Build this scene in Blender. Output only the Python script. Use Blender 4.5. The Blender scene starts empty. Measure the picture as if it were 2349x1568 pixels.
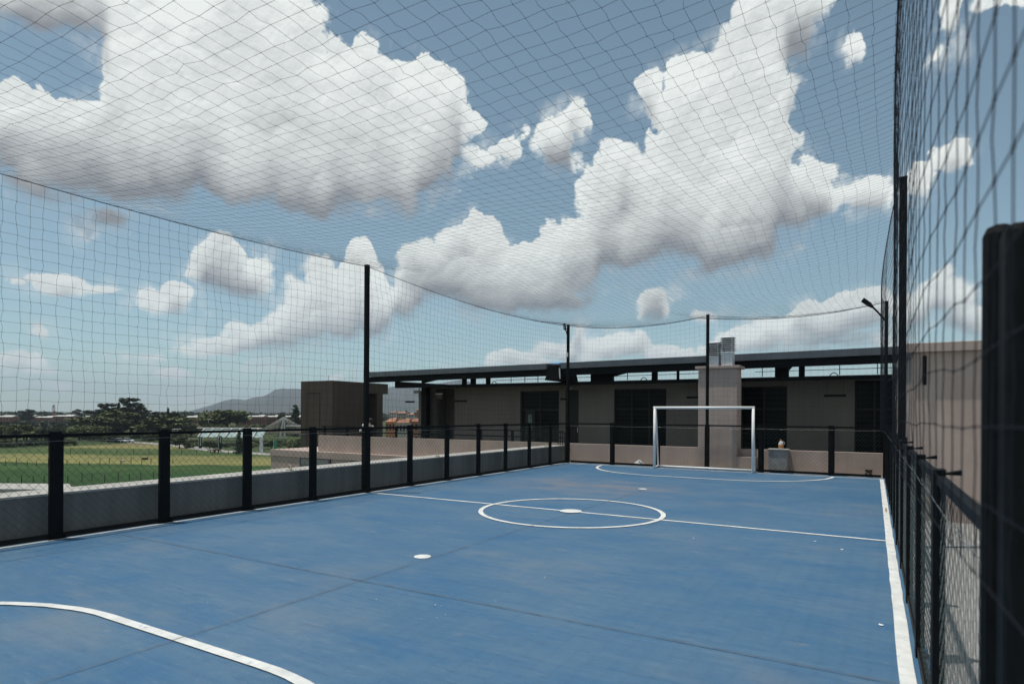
import bpy, bmesh, math, random
import numpy as np
from mathutils import Vector, Matrix
R = math.radians
scene = bpy.context.scene
col = scene.collection
rnd = random.Random(7)

# ---------------------------------------------------------------- camera
EYE = Vector((0, 0, 1.755))
YAW, ROLL, FPX, HOR = 0.5305, 0.0063, 1413.57, 949.33     # focal length and horizon for a 2348 px wide frame
cam_d = bpy.data.cameras.new('camera'); cam = bpy.data.objects.new('camera', cam_d); col.objects.link(cam)
cam_d.sensor_width = 36; cam_d.lens = 36 * FPX / 2348
cam_d.shift_y = (HOR - 784) / 2348
cam_d.clip_start = 0.05; cam_d.clip_end = 60000
fw = Vector((-math.sin(YAW), math.cos(YAW), 0)); r0 = Vector((math.cos(YAW), math.sin(YAW), 0)); u0 = Vector((0, 0, 1))
rt = r0 * math.cos(ROLL) + u0 * math.sin(ROLL); up = -r0 * math.sin(ROLL) + u0 * math.cos(ROLL)
mw = Matrix((rt, up, -fw)).transposed().to_4x4(); mw.translation = EYE; cam.matrix_world = mw
cam_d.dof.use_dof = True; cam_d.dof.focus_distance = 14; cam_d.dof.aperture_fstop = 2.2
scene.camera = cam

# ---------------------------------------------------------------- light
SUN = Vector((-0.20, -0.12, 1.0)).normalized()
EL = math.asin(SUN.z); AZ = math.atan2(SUN.x, SUN.y)
sd = bpy.data.lights.new('sun', 'SUN'); sun = bpy.data.objects.new('sun', sd); col.objects.link(sun)
sd.energy = 3.4; sd.angle = R(0.53); sd.color = (1.0, 0.955, 0.89)
sun.rotation_euler = SUN.to_track_quat('Z', 'Y').to_euler()
scene.view_settings.view_transform = 'Standard'; scene.view_settings.look = 'None'
scene.view_settings.exposure = 0.0; scene.view_settings.gamma = 1.0; scene.view_settings.use_curve_mapping = False

# ---------------------------------------------------------------- sky with cumulus
# each lobe: azimuth, elevation, half width, half height in degrees
LOBES = [(-52.0, 25.2, 8.7, 5.8), (-42.3, 24.1, 6.4, 5.3), (-57.0, 27.3, 7.1, 4.0), (-61.4, 29.0, 7.1, 2.1), (-54.1, 30.9, 6.4, 3.0), (-51.3, 30.3, 2.8, 2.5), (-45.8, 26.7, 3.6, 3.1), (-48.4, 24.8, 5.5, 5.1), (-51.9, 19.8, 10.1, 2.5), (-44.6, 20.6, 6.8, 2.9), (-58.3, 21.0, 6.0, 3.4), (-41.6, 27.7, 2.3, 1.7), (-39.2, 26.0, 3.4, 3.1), (-37.2, 24.8, 1.7, 2.3), (-43.5, 29.4, 1.3, 1.1), (-39.1, 21.3, 2.4, 2.1), (-65.7, 28.1, 4.9, 1.4), (-68.8, 27.3, 2.7, 1.0), (-67.5, 18.5, 5.2, 2.3), (-69.5, 19.4, 2.4, 2.0), (-68.5, 21.1, 0.9, 1.0), (-66.4, 20.5, 1.3, 1.0), (-64.4, 21.1, 2.0, 1.3), (-68.7, 16.3, 2.5, 0.9), (-62.2, 17.5, 4.4, 1.1), (-54.5, 11.9, 2.9, 2.5), (-56.0, 11.0, 1.8, 1.4), (-53.3, 10.9, 1.7, 1.8), (-55.3, 13.7, 1.3, 1.0), (-65.3, 13.8, 0.8, 0.9), (-63.9, 14.6, 1.2, 0.6), (-59.8, 8.5, 1.9, 0.8), (-58.8, 9.2, 1.1, 1.0), (-60.8, 9.1, 0.7, 0.6), (-66.4, 9.4, 1.8, 0.6), (-67.7, 9.5, 0.8, 0.5), (-67.3, 6.1, 0.4, 0.3), (-46.8, 9.9, 3.5, 2.5), (-44.5, 11.1, 2.1, 2.1), (-47.7, 12.1, 1.3, 1.3), (-49.3, 7.9, 2.9, 1.7), (-51.8, 6.6, 3.2, 1.2), (-55.3, 5.7, 2.7, 0.7), (-58.2, 5.2, 1.3, 0.4), (-44.5, 13.8, 0.8, 1.0), (-43.7, 8.9, 1.8, 2.2), (-46.0, 7.6, 2.3, 1.1), (-33.3, 15.4, 2.4, 2.2), (-35.1, 15.7, 1.4, 1.1), (-37.5, 12.6, 3.2, 1.9), (-33.9, 12.3, 5.6, 2.3), (-29.4, 12.3, 6.1, 2.7), (-25.4, 14.2, 4.4, 2.3), (-28.6, 14.6, 2.0, 1.1), (-31.4, 10.4, 4.9, 1.3), (-40.3, 10.2, 2.4, 1.4), (-21.4, 14.9, 3.9, 2.2), (-26.6, 10.4, 2.8, 1.0), (-38.9, 13.7, 1.6, 1.4), (-21.4, 19.3, 2.4, 2.4), (-19.1, 19.9, 2.7, 2.5), (-19.9, 22.7, 1.3, 1.0), (-16.0, 19.7, 4.2, 3.8), (-15.3, 23.0, 2.6, 2.7), (-12.3, 23.7, 3.7, 3.6), (-13.8, 27.0, 2.2, 2.2), (-14.9, 27.7, 1.3, 1.3), (-10.5, 27.8, 2.9, 2.4), (-8.8, 29.3, 2.5, 2.0), (-7.0, 30.7, 2.4, 1.9), (-5.7, 29.9, 1.7, 1.7), (-5.7, 31.5, 2.0, 1.1), (-9.5, 31.4, 1.1, 1.1), (-8.7, 25.4, 2.4, 2.2), (-10.8, 20.5, 5.0, 3.7), (-12.3, 17.6, 6.9, 2.8), (-7.0, 18.1, 4.1, 2.7), (-7.7, 22.1, 1.2, 1.2), (-3.6, 17.6, 3.6, 1.6), (-3.3, 19.2, 1.0, 0.8), (-0.7, 17.2, 2.1, 1.0), (-15.2, 15.7, 6.8, 1.8), (-10.4, 14.6, 4.3, 1.6), (-11.9, 13.1, 2.5, 0.7), (-32.3, 22.7, 1.6, 0.7), (-30.5, 23.1, 1.4, 0.8), (-29.2, 24.3, 0.7, 0.5), (-26.9, 24.0, 1.9, 1.8), (-25.1, 25.4, 1.4, 1.1), (-26.3, 22.6, 1.2, 0.8), (-18.2, 27.4, 1.1, 1.1), (-17.6, 26.1, 1.0, 0.8), (-17.5, 9.8, 1.8, 1.4), (-16.3, 10.2, 1.1, 1.0), (-13.7, 8.9, 1.3, 0.5), (-34.0, 24.7, 0.5, 0.3), (4.5, 8.8, 2.5, 1.4), (5.5, 7.0, 2.0, 1.2), (3.1, 7.9, 1.4, 1.9), (4.6, 10.0, 0.5, 0.7), (3.0, 17.7, 0.7, 0.9), (4.9, 19.2, 0.9, 0.5), (5.0, 27.3, 0.5, 1.3), (4.1, 25.7, 0.7, 0.7), (8.0, 27.8, 1.5, 0.5), (-1.6, 27.6, 0.4, 0.7), (-29.4, 4.8, 3.6, 1.0), (-26.1, 5.8, 2.4, 1.1), (-22.1, 6.0, 3.2, 1.1), (-19.8, 6.2, 1.6, 1.0), (-16.3, 5.5, 3.0, 0.7), (-24.5, 7.2, 0.6, 1.0), (-9.3, 6.5, 2.8, 1.0), (-5.5, 8.0, 1.9, 1.2), (-7.6, 7.4, 1.6, 1.0), (-3.3, 7.3, 2.6, 1.3), (-1.4, 8.1, 2.2, 1.4), (0.2, 8.8, 1.5, 1.2), (-3.2, 6.1, 4.8, 1.1), (-12.2, 6.0, 1.8, 0.5), (-32.6, 4.0, 2.0, 0.4), (-69.2, 4.0, 1.5, 0.6), (-68.7, 3.2, 1.5, 0.3), (-66.9, 2.0, 1.3, 0.3), (-61.3, 4.5, 1.2, 0.3), (-59.4, 3.3, 1.4, 0.4), (-52.5, 4.0, 1.2, 0.2), (-46.7, 3.3, 1.1, 0.5), (-63.6, 9.4, 0.6, 0.3), (-51.1, 4.4, 0.9, 0.2), (-61.5, 1.3, 2.4, 0.2)]
SKY_STRENGTH = 0.085
def cloud_field(LOBES, A0=-84., A1=24., E0=-1., E1=44., PPD=22.):
    nx=int(round((A1-A0)*PPD)); ny=int(round((E1-E0)*PPD))
    az=A0+(np.arange(nx)+.5)/PPD; el=E0+(np.arange(ny)+.5)/PPD
    A,E=np.meshgrid(az,el); A=A.astype(np.float32); E=E.astype(np.float32)
    rg=np.random.RandomState(11)
    def up(n,cell,off):
        t=np.arange(n)/PPD/cell+off; i=np.floor(t).astype(int); f=t-i
        return i,(f*f*(3-2*f)).astype(np.float32)
    def vnoise(cell):
        gx=int((A1-A0)/cell)+4; gy=int((E1-E0)/cell)+4
        G=rg.rand(gy,gx).astype(np.float32)
        ix,fx=up(nx,cell,rg.rand()); iy,fy=up(ny,cell,rg.rand())
        r=G[:,ix]*(1-fx)+G[:,ix+1]*fx
        return r[iy]*(1-fy)[:,None]+r[iy+1]*fy[:,None]
    def fbm(cell,o,g=.5):
        s=0;a=1;t=0
        for k in range(o): s=s+a*(vnoise(cell/2**k*(1+.07*k))-.5);t+=a;a*=g
        return s/t*2
    def sample(F,dx,dy):
        x=np.clip((A+dx-A0)*PPD-.5,0,nx-1.001); y=np.clip((E+dy-E0)*PPD-.5,0,ny-1.001)
        i=x.astype(int);j=y.astype(int);fx=x-i;fy=y-j
        return (F[j,i]*(1-fx)+F[j,i+1]*fx)*(1-fy)+(F[j+1,i]*(1-fx)+F[j+1,i+1]*fx)*fy
    def worley(X,Y,cell):
        gx=int((A1-A0)/cell)+12; gy=int((E1-E0)/cell)+12
        jx=rg.rand(gy,gx);jy=rg.rand(gy,gx)
        x=(X-A0)/cell+5; y=(Y-E0)/cell+5; i=np.floor(x).astype(int); j=np.floor(y).astype(int)
        d=np.full(X.shape,9.,np.float32)
        for a in(-1,0,1):
            for b in(-1,0,1):
                ii=np.clip(i+a,0,gx-1);jj=np.clip(j+b,0,gy-1)
                d=np.minimum(d,(x-ii-jx[jj,ii])**2+(y-jj-jy[jj,ii])**2)
        return np.sqrt(np.clip(1-d/.75,0,1))          # rounded bumps
    X=A+.7*fbm(6,3)+.5*fbm(1.5,3); Y=E+.5*fbm(6,3)+.4*fbm(1.4,3)
    S=np.full(A.shape,-6.,np.float32)
    for (a,e,rx,ry) in LOBES:
        k=1.0
        ln=np.sqrt(((X-a)/(rx*k))**2+((Y-e)/(ry*k))**2)
        sd=(1-ln)*min(rx,ry)**.75*1.15
        h=np.clip(.5+.5*(S-sd)/.25,0,1); S=sd*(1-h)+S*h+.25*h*(1-h)
    # smaller features towards the horizon, where clouds are farther off
    z=np.clip(.35+E/26.,.4,1.1)
    def blur(f,n):
        for k in range(int(n*(PPD/11.38)**2+.5)):
            f=.5*f+.25*(np.roll(f,1,0)+np.roll(f,-1,0)); f=.5*f+.25*(np.roll(f,1,1)+np.roll(f,-1,1))
        return f
    wx=X+.9*fbm(2.0,5,.55); wy=Y+.7*fbm(2.0,5,.55)
    b1=blur(worley(wx,wy,3.4),14)-.6; b2=blur(worley(wx+.3*b1,wy,1.7),4)-.6; b3=blur(worley(wx,wy+.2*b2,.85),1)-.6; b4=worley(wx,wy,.42)-.6; b5=worley(wx,wy,.22)-.6; b6=worley(wx,wy,.12)-.6
    bill=1.0*b1+.62*b2+.40*b3+.22*b4+.11*b5+.06*b6
    D=S-.10+z*(bill*1.05+1.0*fbm(2.8,8,.58))
    rho=np.clip(D,0,1.6)
    # depth of cloud above and below each direction, starting afresh in every gap
    def run(rows):
        out=np.zeros_like(D); t=np.zeros(nx,np.float32)
        for j in rows:
            r=rho[j]; t=(t+r/PPD)*(.90+.099*np.clip(r/.7,0,1))**(11.38/PPD)
            t=.5*t+.25*np.roll(t,1)+.25*np.roll(t,-1); out[j]=t
        return out
    tau=run(range(ny-1,-1,-1)); below=run(range(ny))
    q=np.clip(tau/(2.2+.10*E),0,1); q=q*q*(3-2*q)
    light=1-q*np.exp(-(below/(1.2+.16*E))**1.3)*1.08-.07*np.clip(tau/9.,0,1)+.04
    soft=fbm(5.5,3,.5)
    def slope(f,k): gy,gx=np.gradient(f); return np.clip((-gy+gx*.3)*PPD*k,-1,1)
    rel=.10*slope(b1,.9)+.15*slope(b2,.6)+.10*slope(b3,.3)+.06*slope(b4,.16)+.03*slope(b5,.08)+.02*slope(b6,.05)+.12*slope(fbm(2.5,5,.5),1.0)
    light=np.clip(.88*light+rel*(.35+.65*light)+.13*fbm(2.2,7,.6)+.20*soft,0,1.05)
    edge=np.exp(-np.clip(D,0,9)/.35); light=light*(1-.4*edge)+.4*edge*.9
    bottom=np.clip(tau*.35,0,1)*np.exp(-below/1.5)
    w=.16+.5*np.clip(.5+fbm(3.0,3),0,1)**2+1.2*bottom
    t=np.clip((D+.04)/w,0,1); alpha=t*t*(3-2*t)
    alpha*=np.clip(.72+.3*z,0,1)
    wisp=np.clip((S+1.3)/1.6,0,1)*np.clip(fbm(2.0,7,.62)*1.9+.05,0,1)*.75
    alpha=np.maximum(alpha,wisp*(1-alpha)); 
    return az,el,alpha.astype(np.float32),light.astype(np.float32)


def make_world():
    w = bpy.data.worlds.new('World'); scene.world = w; w.use_nodes = True
    nt = w.node_tree; nt.nodes.clear(); N = nt.nodes; L = nt.links
    az, el, alpha, light = cloud_field(LOBES)
    HI, WI = alpha.shape
    buf = np.zeros((HI, WI, 4), np.float32); buf[..., 3] = 1; buf[..., 0] = alpha; buf[..., 1] = np.clip(light, 0, 1)
    img = bpy.data.images.new('cumulus', WI, HI, alpha=False, float_buffer=True); img.colorspace_settings.name = 'Non-Color'
    img.pixels.foreach_set(buf.ravel()); img.update(); img.pack()
    # azimuth and elevation of the view ray; beyond the computed sector the same broken cumulus goes on, mirrored
    def m(op, a, b=None, c=None):
        n = N.new('ShaderNodeMath'); n.operation = op
        for i, v in enumerate((a, b, c)):
            if isinstance(v, (int, float)): n.inputs[i].default_value = v
            elif v is not None: L.new(v, n.inputs[i])
        return n.outputs[0]
    tc = N.new('ShaderNodeTexCoord'); sx = N.new('ShaderNodeSeparateXYZ'); L.new(tc.outputs['Generated'], sx.inputs[0])
    hyp = m('SQRT', m('ADD', m('MULTIPLY', sx.outputs[0], sx.outputs[0]), m('MULTIPLY', sx.outputs[1], sx.outputs[1])))
    aa = m('MULTIPLY', m('ARCTAN2', sx.outputs[0], sx.outputs[1]), 57.29578); ee = m('MULTIPLY', m('ARCTAN2', sx.outputs[2], hyp), 57.29578)
    cb = N.new('ShaderNodeCombineXYZ')
    L.new(m('MULTIPLY_ADD', aa, 1 / 108., 84 / 108.), cb.inputs[0]); L.new(m('MULTIPLY_ADD', ee, 1 / 45., 1 / 45.), cb.inputs[1])
    env = N.new('ShaderNodeTexImage'); env.image = img; env.extension = 'MIRROR'; env.interpolation = 'Linear'; L.new(cb.outputs[0], env.inputs[0])
    sp = N.new('ShaderNodeSeparateColor'); L.new(env.outputs[0], sp.inputs[0])
    sky = N.new('ShaderNodeTexSky'); sky.sky_type = 'NISHITA'; sky.sun_disc = False
    sky.sun_elevation = EL; sky.sun_rotation = AZ % (2 * math.pi)
    sky.altitude = 2500; sky.air_density = 1.25; sky.dust_density = 1.0; sky.ozone_density = 1.5
    k = 1 / SKY_STRENGTH
    mc = N.new('ShaderNodeMix'); mc.data_type = 'RGBA'; L.new(sp.outputs[1], mc.inputs[0])
    mc.inputs[6].default_value = (0.235 * k, 0.25 * k, 0.275 * k, 1); mc.inputs[7].default_value = (0.88 * k, 0.92 * k, 0.895 * k, 1)
    ms = N.new('ShaderNodeMix'); ms.data_type = 'RGBA'; L.new(sp.outputs[0], ms.inputs[0])
    hs = N.new('ShaderNodeHueSaturation'); hs.inputs['Saturation'].default_value = .74; hs.inputs['Value'].default_value = 1.18; L.new(sky.outputs[0], hs.inputs['Color'])
    tn = N.new('ShaderNodeMix'); tn.data_type = 'RGBA'; tn.blend_type = 'MULTIPLY'; tn.inputs[0].default_value = 1; tn.inputs[7].default_value = (.895, 1.075, 1.0, 1); L.new(hs.outputs[0], tn.inputs[6])
    L.new(tn.outputs[2], ms.inputs[6]); L.new(mc.outputs[2], ms.inputs[7])
    bg = N.new('ShaderNodeBackground'); bg.inputs[1].default_value = SKY_STRENGTH; L.new(ms.outputs[2], bg.inputs[0])
    out = N.new('ShaderNodeOutputWorld'); L.new(bg.outputs[0], out.inputs[0])
make_world()

# ================================================================ helpers
def mat(name, c, rough=.75, var=.12, scale=2.5, bump=0., bscale=60., spec=.4, metal=0., c2=None, objvar=0., detail=6, streak=0.):
    m = bpy.data.materials.new(name); m.use_nodes = True; nt = m.node_tree; N = nt.nodes; L = nt.links
    b = N['Principled BSDF']; b.inputs['Roughness'].default_value = rough; b.inputs['Metallic'].default_value = metal
    b.inputs['Specular IOR Level'].default_value = spec
    tc = N.new('ShaderNodeTexCoord')
    nz = N.new('ShaderNodeTexNoise'); nz.inputs['Scale'].default_value = scale; nz.inputs['Detail'].default_value = detail; nz.inputs['Roughness'].default_value = .6
    L.new(tc.outputs['Object'], nz.inputs['Vector'])
    mr = N.new('ShaderNodeMapRange'); mr.inputs[1].default_value = .3; mr.inputs[2].default_value = .7; L.new(nz.outputs[0], mr.inputs[0])
    mx = N.new('ShaderNodeMix'); mx.data_type = 'RGBA'; L.new(mr.outputs[0], mx.inputs[0])
    lo = [x * (1 - var) for x in c]; hi = [x * (1 + var) for x in (c2 or c)]
    mx.inputs[6].default_value = (*lo, 1); mx.inputs[7].default_value = (*hi, 1)
    colour = mx.outputs[2]
    if streak:      # rain marks running down the wall
        mp = N.new('ShaderNodeMapping'); mp.inputs['Scale'].default_value = (4.5, 4.5, .22); L.new(tc.outputs['Object'], mp.inputs[0])
        n3 = N.new('ShaderNodeTexNoise'); n3.inputs['Scale'].default_value = 1.; n3.inputs['Detail'].default_value = 6; n3.inputs['Roughness'].default_value = .65; L.new(mp.outputs[0], n3.inputs['Vector'])
        r3 = N.new('ShaderNodeMapRange'); r3.inputs[1].default_value = .35; r3.inputs[2].default_value = .72; r3.inputs[3].default_value = 1.05; r3.inputs[4].default_value = 1 - streak; L.new(n3.outputs[0], r3.inputs[0])
        m3 = N.new('ShaderNodeMix'); m3.data_type = 'RGBA'; m3.blend_type = 'MULTIPLY'; m3.inputs[0].default_value = 1; L.new(colour, m3.inputs[6]); L.new(r3.outputs[0], m3.inputs[7]); colour = m3.outputs[2]
    if objvar:
        oi = N.new('ShaderNodeObjectInfo'); hs = N.new('ShaderNodeHueSaturation')
        r1 = N.new('ShaderNodeMapRange'); r1.inputs[3].default_value = 1 - objvar; r1.inputs[4].default_value = 1 + objvar; L.new(oi.outputs['Random'], r1.inputs[0])
        L.new(r1.outputs[0], hs.inputs['Value']); L.new(colour, hs.inputs['Color']); colour = hs.outputs[0]
    L.new(colour, b.inputs['Base Color'])
    if bump:
        n2 = N.new('ShaderNodeTexNoise'); n2.inputs['Scale'].default_value = bscale; n2.inputs['Detail'].default_value = 4
        L.new(tc.outputs['Object'], n2.inputs['Vector'])
        bp = N.new('ShaderNodeBump'); bp.inputs['Strength'].default_value = bump; bp.inputs['Distance'].default_value = .02
        L.new(n2.outputs[0], bp.inputs['Height']); L.new(bp.outputs[0], b.inputs['Normal'])
    return m

BASE = {}          # object -> world position its local coordinates start from
def tag(o, label=None, cat=None, group=None, kind=None):
    if label: o['label'] = label
    if cat: o['category'] = cat
    if group: o['group'] = group
    if kind: o['kind'] = kind
    return o
def thing(name, label, cat, loc=(0, 0, 0), group=None):
    o = bpy.data.objects.new(name, None); col.objects.link(o); o.location = loc; o.empty_display_size = .2
    BASE[o] = Vector(loc); return tag(o, label, cat, group)

class MB:
    def __init__(s): s.v = []; s.f = []
    def add(s, vs, fs):
        n = len(s.v); s.v += [tuple(v) for v in vs]; s.f += [tuple(i + n for i in f) for f in fs]; return s
    def box(s, x0, x1, y0, y1, z0, z1):
        return s.add([(x0, y0, z0), (x1, y0, z0), (x1, y1, z0), (x0, y1, z0), (x0, y0, z1), (x1, y0, z1), (x1, y1, z1), (x0, y1, z1)],
                     [(0, 3, 2, 1), (4, 5, 6, 7), (0, 1, 5, 4), (1, 2, 6, 5), (2, 3, 7, 6), (3, 0, 4, 7)])
    def hexa(s, p):      # eight corners, bottom ring then top ring
        return s.add(p, [(0, 3, 2, 1), (4, 5, 6, 7), (0, 1, 5, 4), (1, 2, 6, 5), (2, 3, 7, 6), (3, 0, 4, 7)])
    def tube(s, pts, r, n=8, cap=True):
        pts = [Vector(p) for p in pts]; rs = r if isinstance(r, (list, tuple)) else [r] * len(pts); rings = []
        for i, p in enumerate(pts):
            d = (pts[min(i + 1, len(pts) - 1)] - pts[max(i - 1, 0)]).normalized()
            a = d.cross(Vector((0, 0, 1)) if abs(d.z) < .9 else Vector((1, 0, 0))).normalized(); b = d.cross(a)
            rings.append([p + (a * math.cos(2 * math.pi * k / n) + b * math.sin(2 * math.pi * k / n)) * rs[i] for k in range(n)])
        fs = []
        for i in range(len(pts) - 1):
            for k in range(n): fs.append((i * n + k, i * n + (k + 1) % n, (i + 1) * n + (k + 1) % n, (i + 1) * n + k))
        if cap: fs += [tuple(range(n))[::-1], tuple(range((len(pts) - 1) * n, len(pts) * n))]
        return s.add([q for rg in rings for q in rg], fs)
    def lathe(s, c, prof, n=16):
        c = Vector(c); vs = [c + Vector((r * math.cos(2 * math.pi * k / n), r * math.sin(2 * math.pi * k / n), z)) for r, z in prof for k in range(n)]
        fs = [(i * n + k, i * n + (k + 1) % n, (i + 1) * n + (k + 1) % n, (i + 1) * n + k) for i in range(len(prof) - 1) for k in range(n)]
        fs += [tuple(range(n))[::-1], tuple(range((len(prof) - 1) * n, len(prof) * n))]
        return s.add(vs, fs)
    def quad(s, a, b, c, d): return s.add([a, b, c, d], [(0, 1, 2, 3)])
    def mesh(s, name, m, base=Vector((0, 0, 0)), smooth=False):
        me = bpy.data.meshes.new(name); me.from_pydata([(v[0] - base[0], v[1] - base[1], v[2] - base[2]) for v in s.v], [], s.f)
        if smooth: me.polygons.foreach_set('use_smooth', [True] * len(me.polygons))
        if m: me.materials.append(m)
        return me
    def build(s, name, m, parent=None, smooth=False, bevel=0.):
        base = BASE.get(parent, Vector((0, 0, 0)))
        o = bpy.data.objects.new(name, s.mesh(name, m, base, smooth)); col.objects.link(o)
        if parent: o.parent = parent
        BASE[o] = base
        if bevel:
            b = o.modifiers.new('bevel', 'BEVEL'); b.width = bevel; b.segments = 2; b.limit_method = 'ANGLE'
        return o
def part(name, me, parent, loc=(0, 0, 0)):       # another object on shared mesh data
    o = bpy.data.objects.new(name, me); col.objects.link(o); o.parent = parent; o.location = loc; BASE[o] = BASE.get(parent, Vector()); return o
def struct(o, label=None): o['kind'] = 'structure'; return o
def np_mesh(name, V, F4, m):
    me = bpy.data.meshes.new(name); nf = len(F4)
    me.vertices.add(len(V)); me.vertices.foreach_set('co', np.asarray(V, np.float32).ravel())
    k = F4.shape[1]
    me.loops.add(nf * k); me.loops.foreach_set('vertex_index', np.asarray(F4, np.int32).ravel())
    me.polygons.add(nf); me.polygons.foreach_set('loop_start', np.arange(0, nf * k, k, dtype=np.int32)); me.polygons.foreach_set('loop_total', np.full(nf, k, np.int32))
    me.update(calc_edges=True); me.materials.append(m); return me
def strand_mesh(name, P0, P1, r, m, knots=None, rk=0.0):      # thin three-sided cords, and knots
    P0 = np.asarray(P0, float); P1 = np.asarray(P1, float); d = P1 - P0; d /= np.linalg.norm(d, axis=1)[:, None] + 1e-9
    ref = np.where(np.abs(d[:, 2:3]) < .9, np.array([[0, 0, 1.]]), np.array([[1., 0, 0]]))
    a = np.cross(d, ref); a /= np.linalg.norm(a, axis=1)[:, None] + 1e-9; b = np.cross(d, a); n = len(P0)
    V = np.zeros((n, 6, 3)); 
    for k in range(3):
        o = (a * math.cos(k * 2.0944) + b * math.sin(k * 2.0944)) * r
        V[:, k] = P0 + o; V[:, 3 + k] = P1 + o
    i = np.arange(n)[:, None] * 6
    F = np.concatenate([i + np.array([[0, 1, 4, 3]]), i + np.array([[1, 2, 5, 4]]), i + np.array([[2, 0, 3, 5]])])
    V = V.reshape(-1, 3)
    if knots is not None and len(knots):
        K = np.asarray(knots); off = len(V)
        cube = np.array([[x, y, z] for z in (-1, 1) for x, y in ((-1, -1), (1, -1), (1, 1), (-1, 1))], float) * rk * .62
        V2 = (K[:, None, :] + cube[None]).reshape(-1, 3)
        j = off + np.arange(len(K))[:, None] * 8
        F2 = np.concatenate([j + np.array([q]) for q in ((0, 3, 2, 1), (4, 5, 6, 7), (0, 1, 5, 4), (1, 2, 6, 5), (2, 3, 7, 6), (3, 0, 4, 7))])
        V = np.concatenate([V, V2]); F = np.concatenate([F, F2])
    return np_mesh(name, V, F, m)
def bearing(u, d):     # ground position at depth d metres on the bearing seen at column u of a 2348 px frame
    v = fw * d + r0 * ((u - 1174) / FPX * d); return Vector((v.x, v.y, 0))
GZ = -9.25             # level of the land below the roof terrace
ZU = [500]             # bearing column the row is read at (the frame is rolled a little)
def zrow(y, d, u=None): return EYE.z + (HOR + ROLL * ((ZU[0] if u is None else u) - 1174) - y) / FPX * d

# ================================================================ materials
BLACK = mat('black_painted_steel', (.0070, .0078, .0085), rough=.6, var=.25, scale=8, bump=.05, bscale=40, spec=.12)
NETM = mat('black_net_cord', (.010, .012, .017), rough=.8, var=.2, spec=.2)
WIRE = mat('green_coated_wire', (.016, .040, .038), rough=.4, var=.3, scale=30, spec=.5)
STEELW = mat('bare_steel_wire', (.42, .42, .40), rough=.35, metal=.8, var=.3, scale=20)
STUCCO = mat('brown_stucco', (.460, .362, .312), rough=.9, streak=.09, var=.09, scale=1.3, bump=.55, bscale=55, spec=.15)
STUCCO_D = mat('dark_brown_stucco', (.088, .071, .061), rough=.9, streak=.2, var=.07, scale=1.0, bump=.4, bscale=40, spec=.15)
CONC = mat('pale_concrete', (.43, .415, .385), rough=.9, streak=.25, var=.14, scale=1.6, bump=.35, bscale=50, spec=.15)
GREYW = mat('grey_rendered_wall', (.180, .172, .164), rough=.9, streak=.25, var=.10, scale=1.5, bump=.4, bscale=60, spec=.15)
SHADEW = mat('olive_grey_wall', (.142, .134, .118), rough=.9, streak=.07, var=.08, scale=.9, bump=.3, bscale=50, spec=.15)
WHITEP = mat('white_line_paint', (.60, .61, .58), rough=.7, var=.05, scale=4, bump=.1, bscale=80, c2=(.74, .74, .71))
def wear(m, c, scale, lo, hi, amt):
    N = m.node_tree.nodes; L = m.node_tree.links; b = N['Principled BSDF']; src = b.inputs['Base Color'].links[0].from_socket
    tc = N.new('ShaderNodeTexCoord'); n = N.new('ShaderNodeTexNoise'); n.inputs['Scale'].default_value = scale; n.inputs['Detail'].default_value = 9; n.inputs['Roughness'].default_value = .75; L.new(tc.outputs['Object'], n.inputs['Vector'])
    r = N.new('ShaderNodeMapRange'); r.inputs[1].default_value = lo; r.inputs[2].default_value = hi; r.inputs[4].default_value = amt; L.new(n.outputs[0], r.inputs[0])
    x = N.new('ShaderNodeMix'); x.data_type = 'RGBA'; L.new(r.outputs[0], x.inputs[0]); L.new(src, x.inputs[6]); x.inputs[7].default_value = (*c, 1); L.new(x.outputs[2], b.inputs['Base Color'])
wear(WHITEP, (.22, .29, .36), 7., .56, .70, .75)
WHITEM = mat('white_enamel_tube', (.86, .85, .82), rough=.4, var=.05, scale=9, spec=.3)
GLASS = mat('dark_window_glass', (.006, .007, .008), rough=.18, var=.4, scale=1.5, spec=.10)
ZINC = mat('zinc_sheet', (.66, .67, .68), rough=.45, metal=.15, var=.15, scale=5)
ROOFG = mat('grey_roof_sheet', (.12, .135, .15), rough=.5, metal=.3, var=.15, scale=2)
SEAL = mat('brown_joint_sealant', (.105, .088, .078), rough=.9, var=.35, scale=6)
BLUET = mat('blue_tarpaulin', (.16, .36, .62), rough=.5, var=.1)

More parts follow.
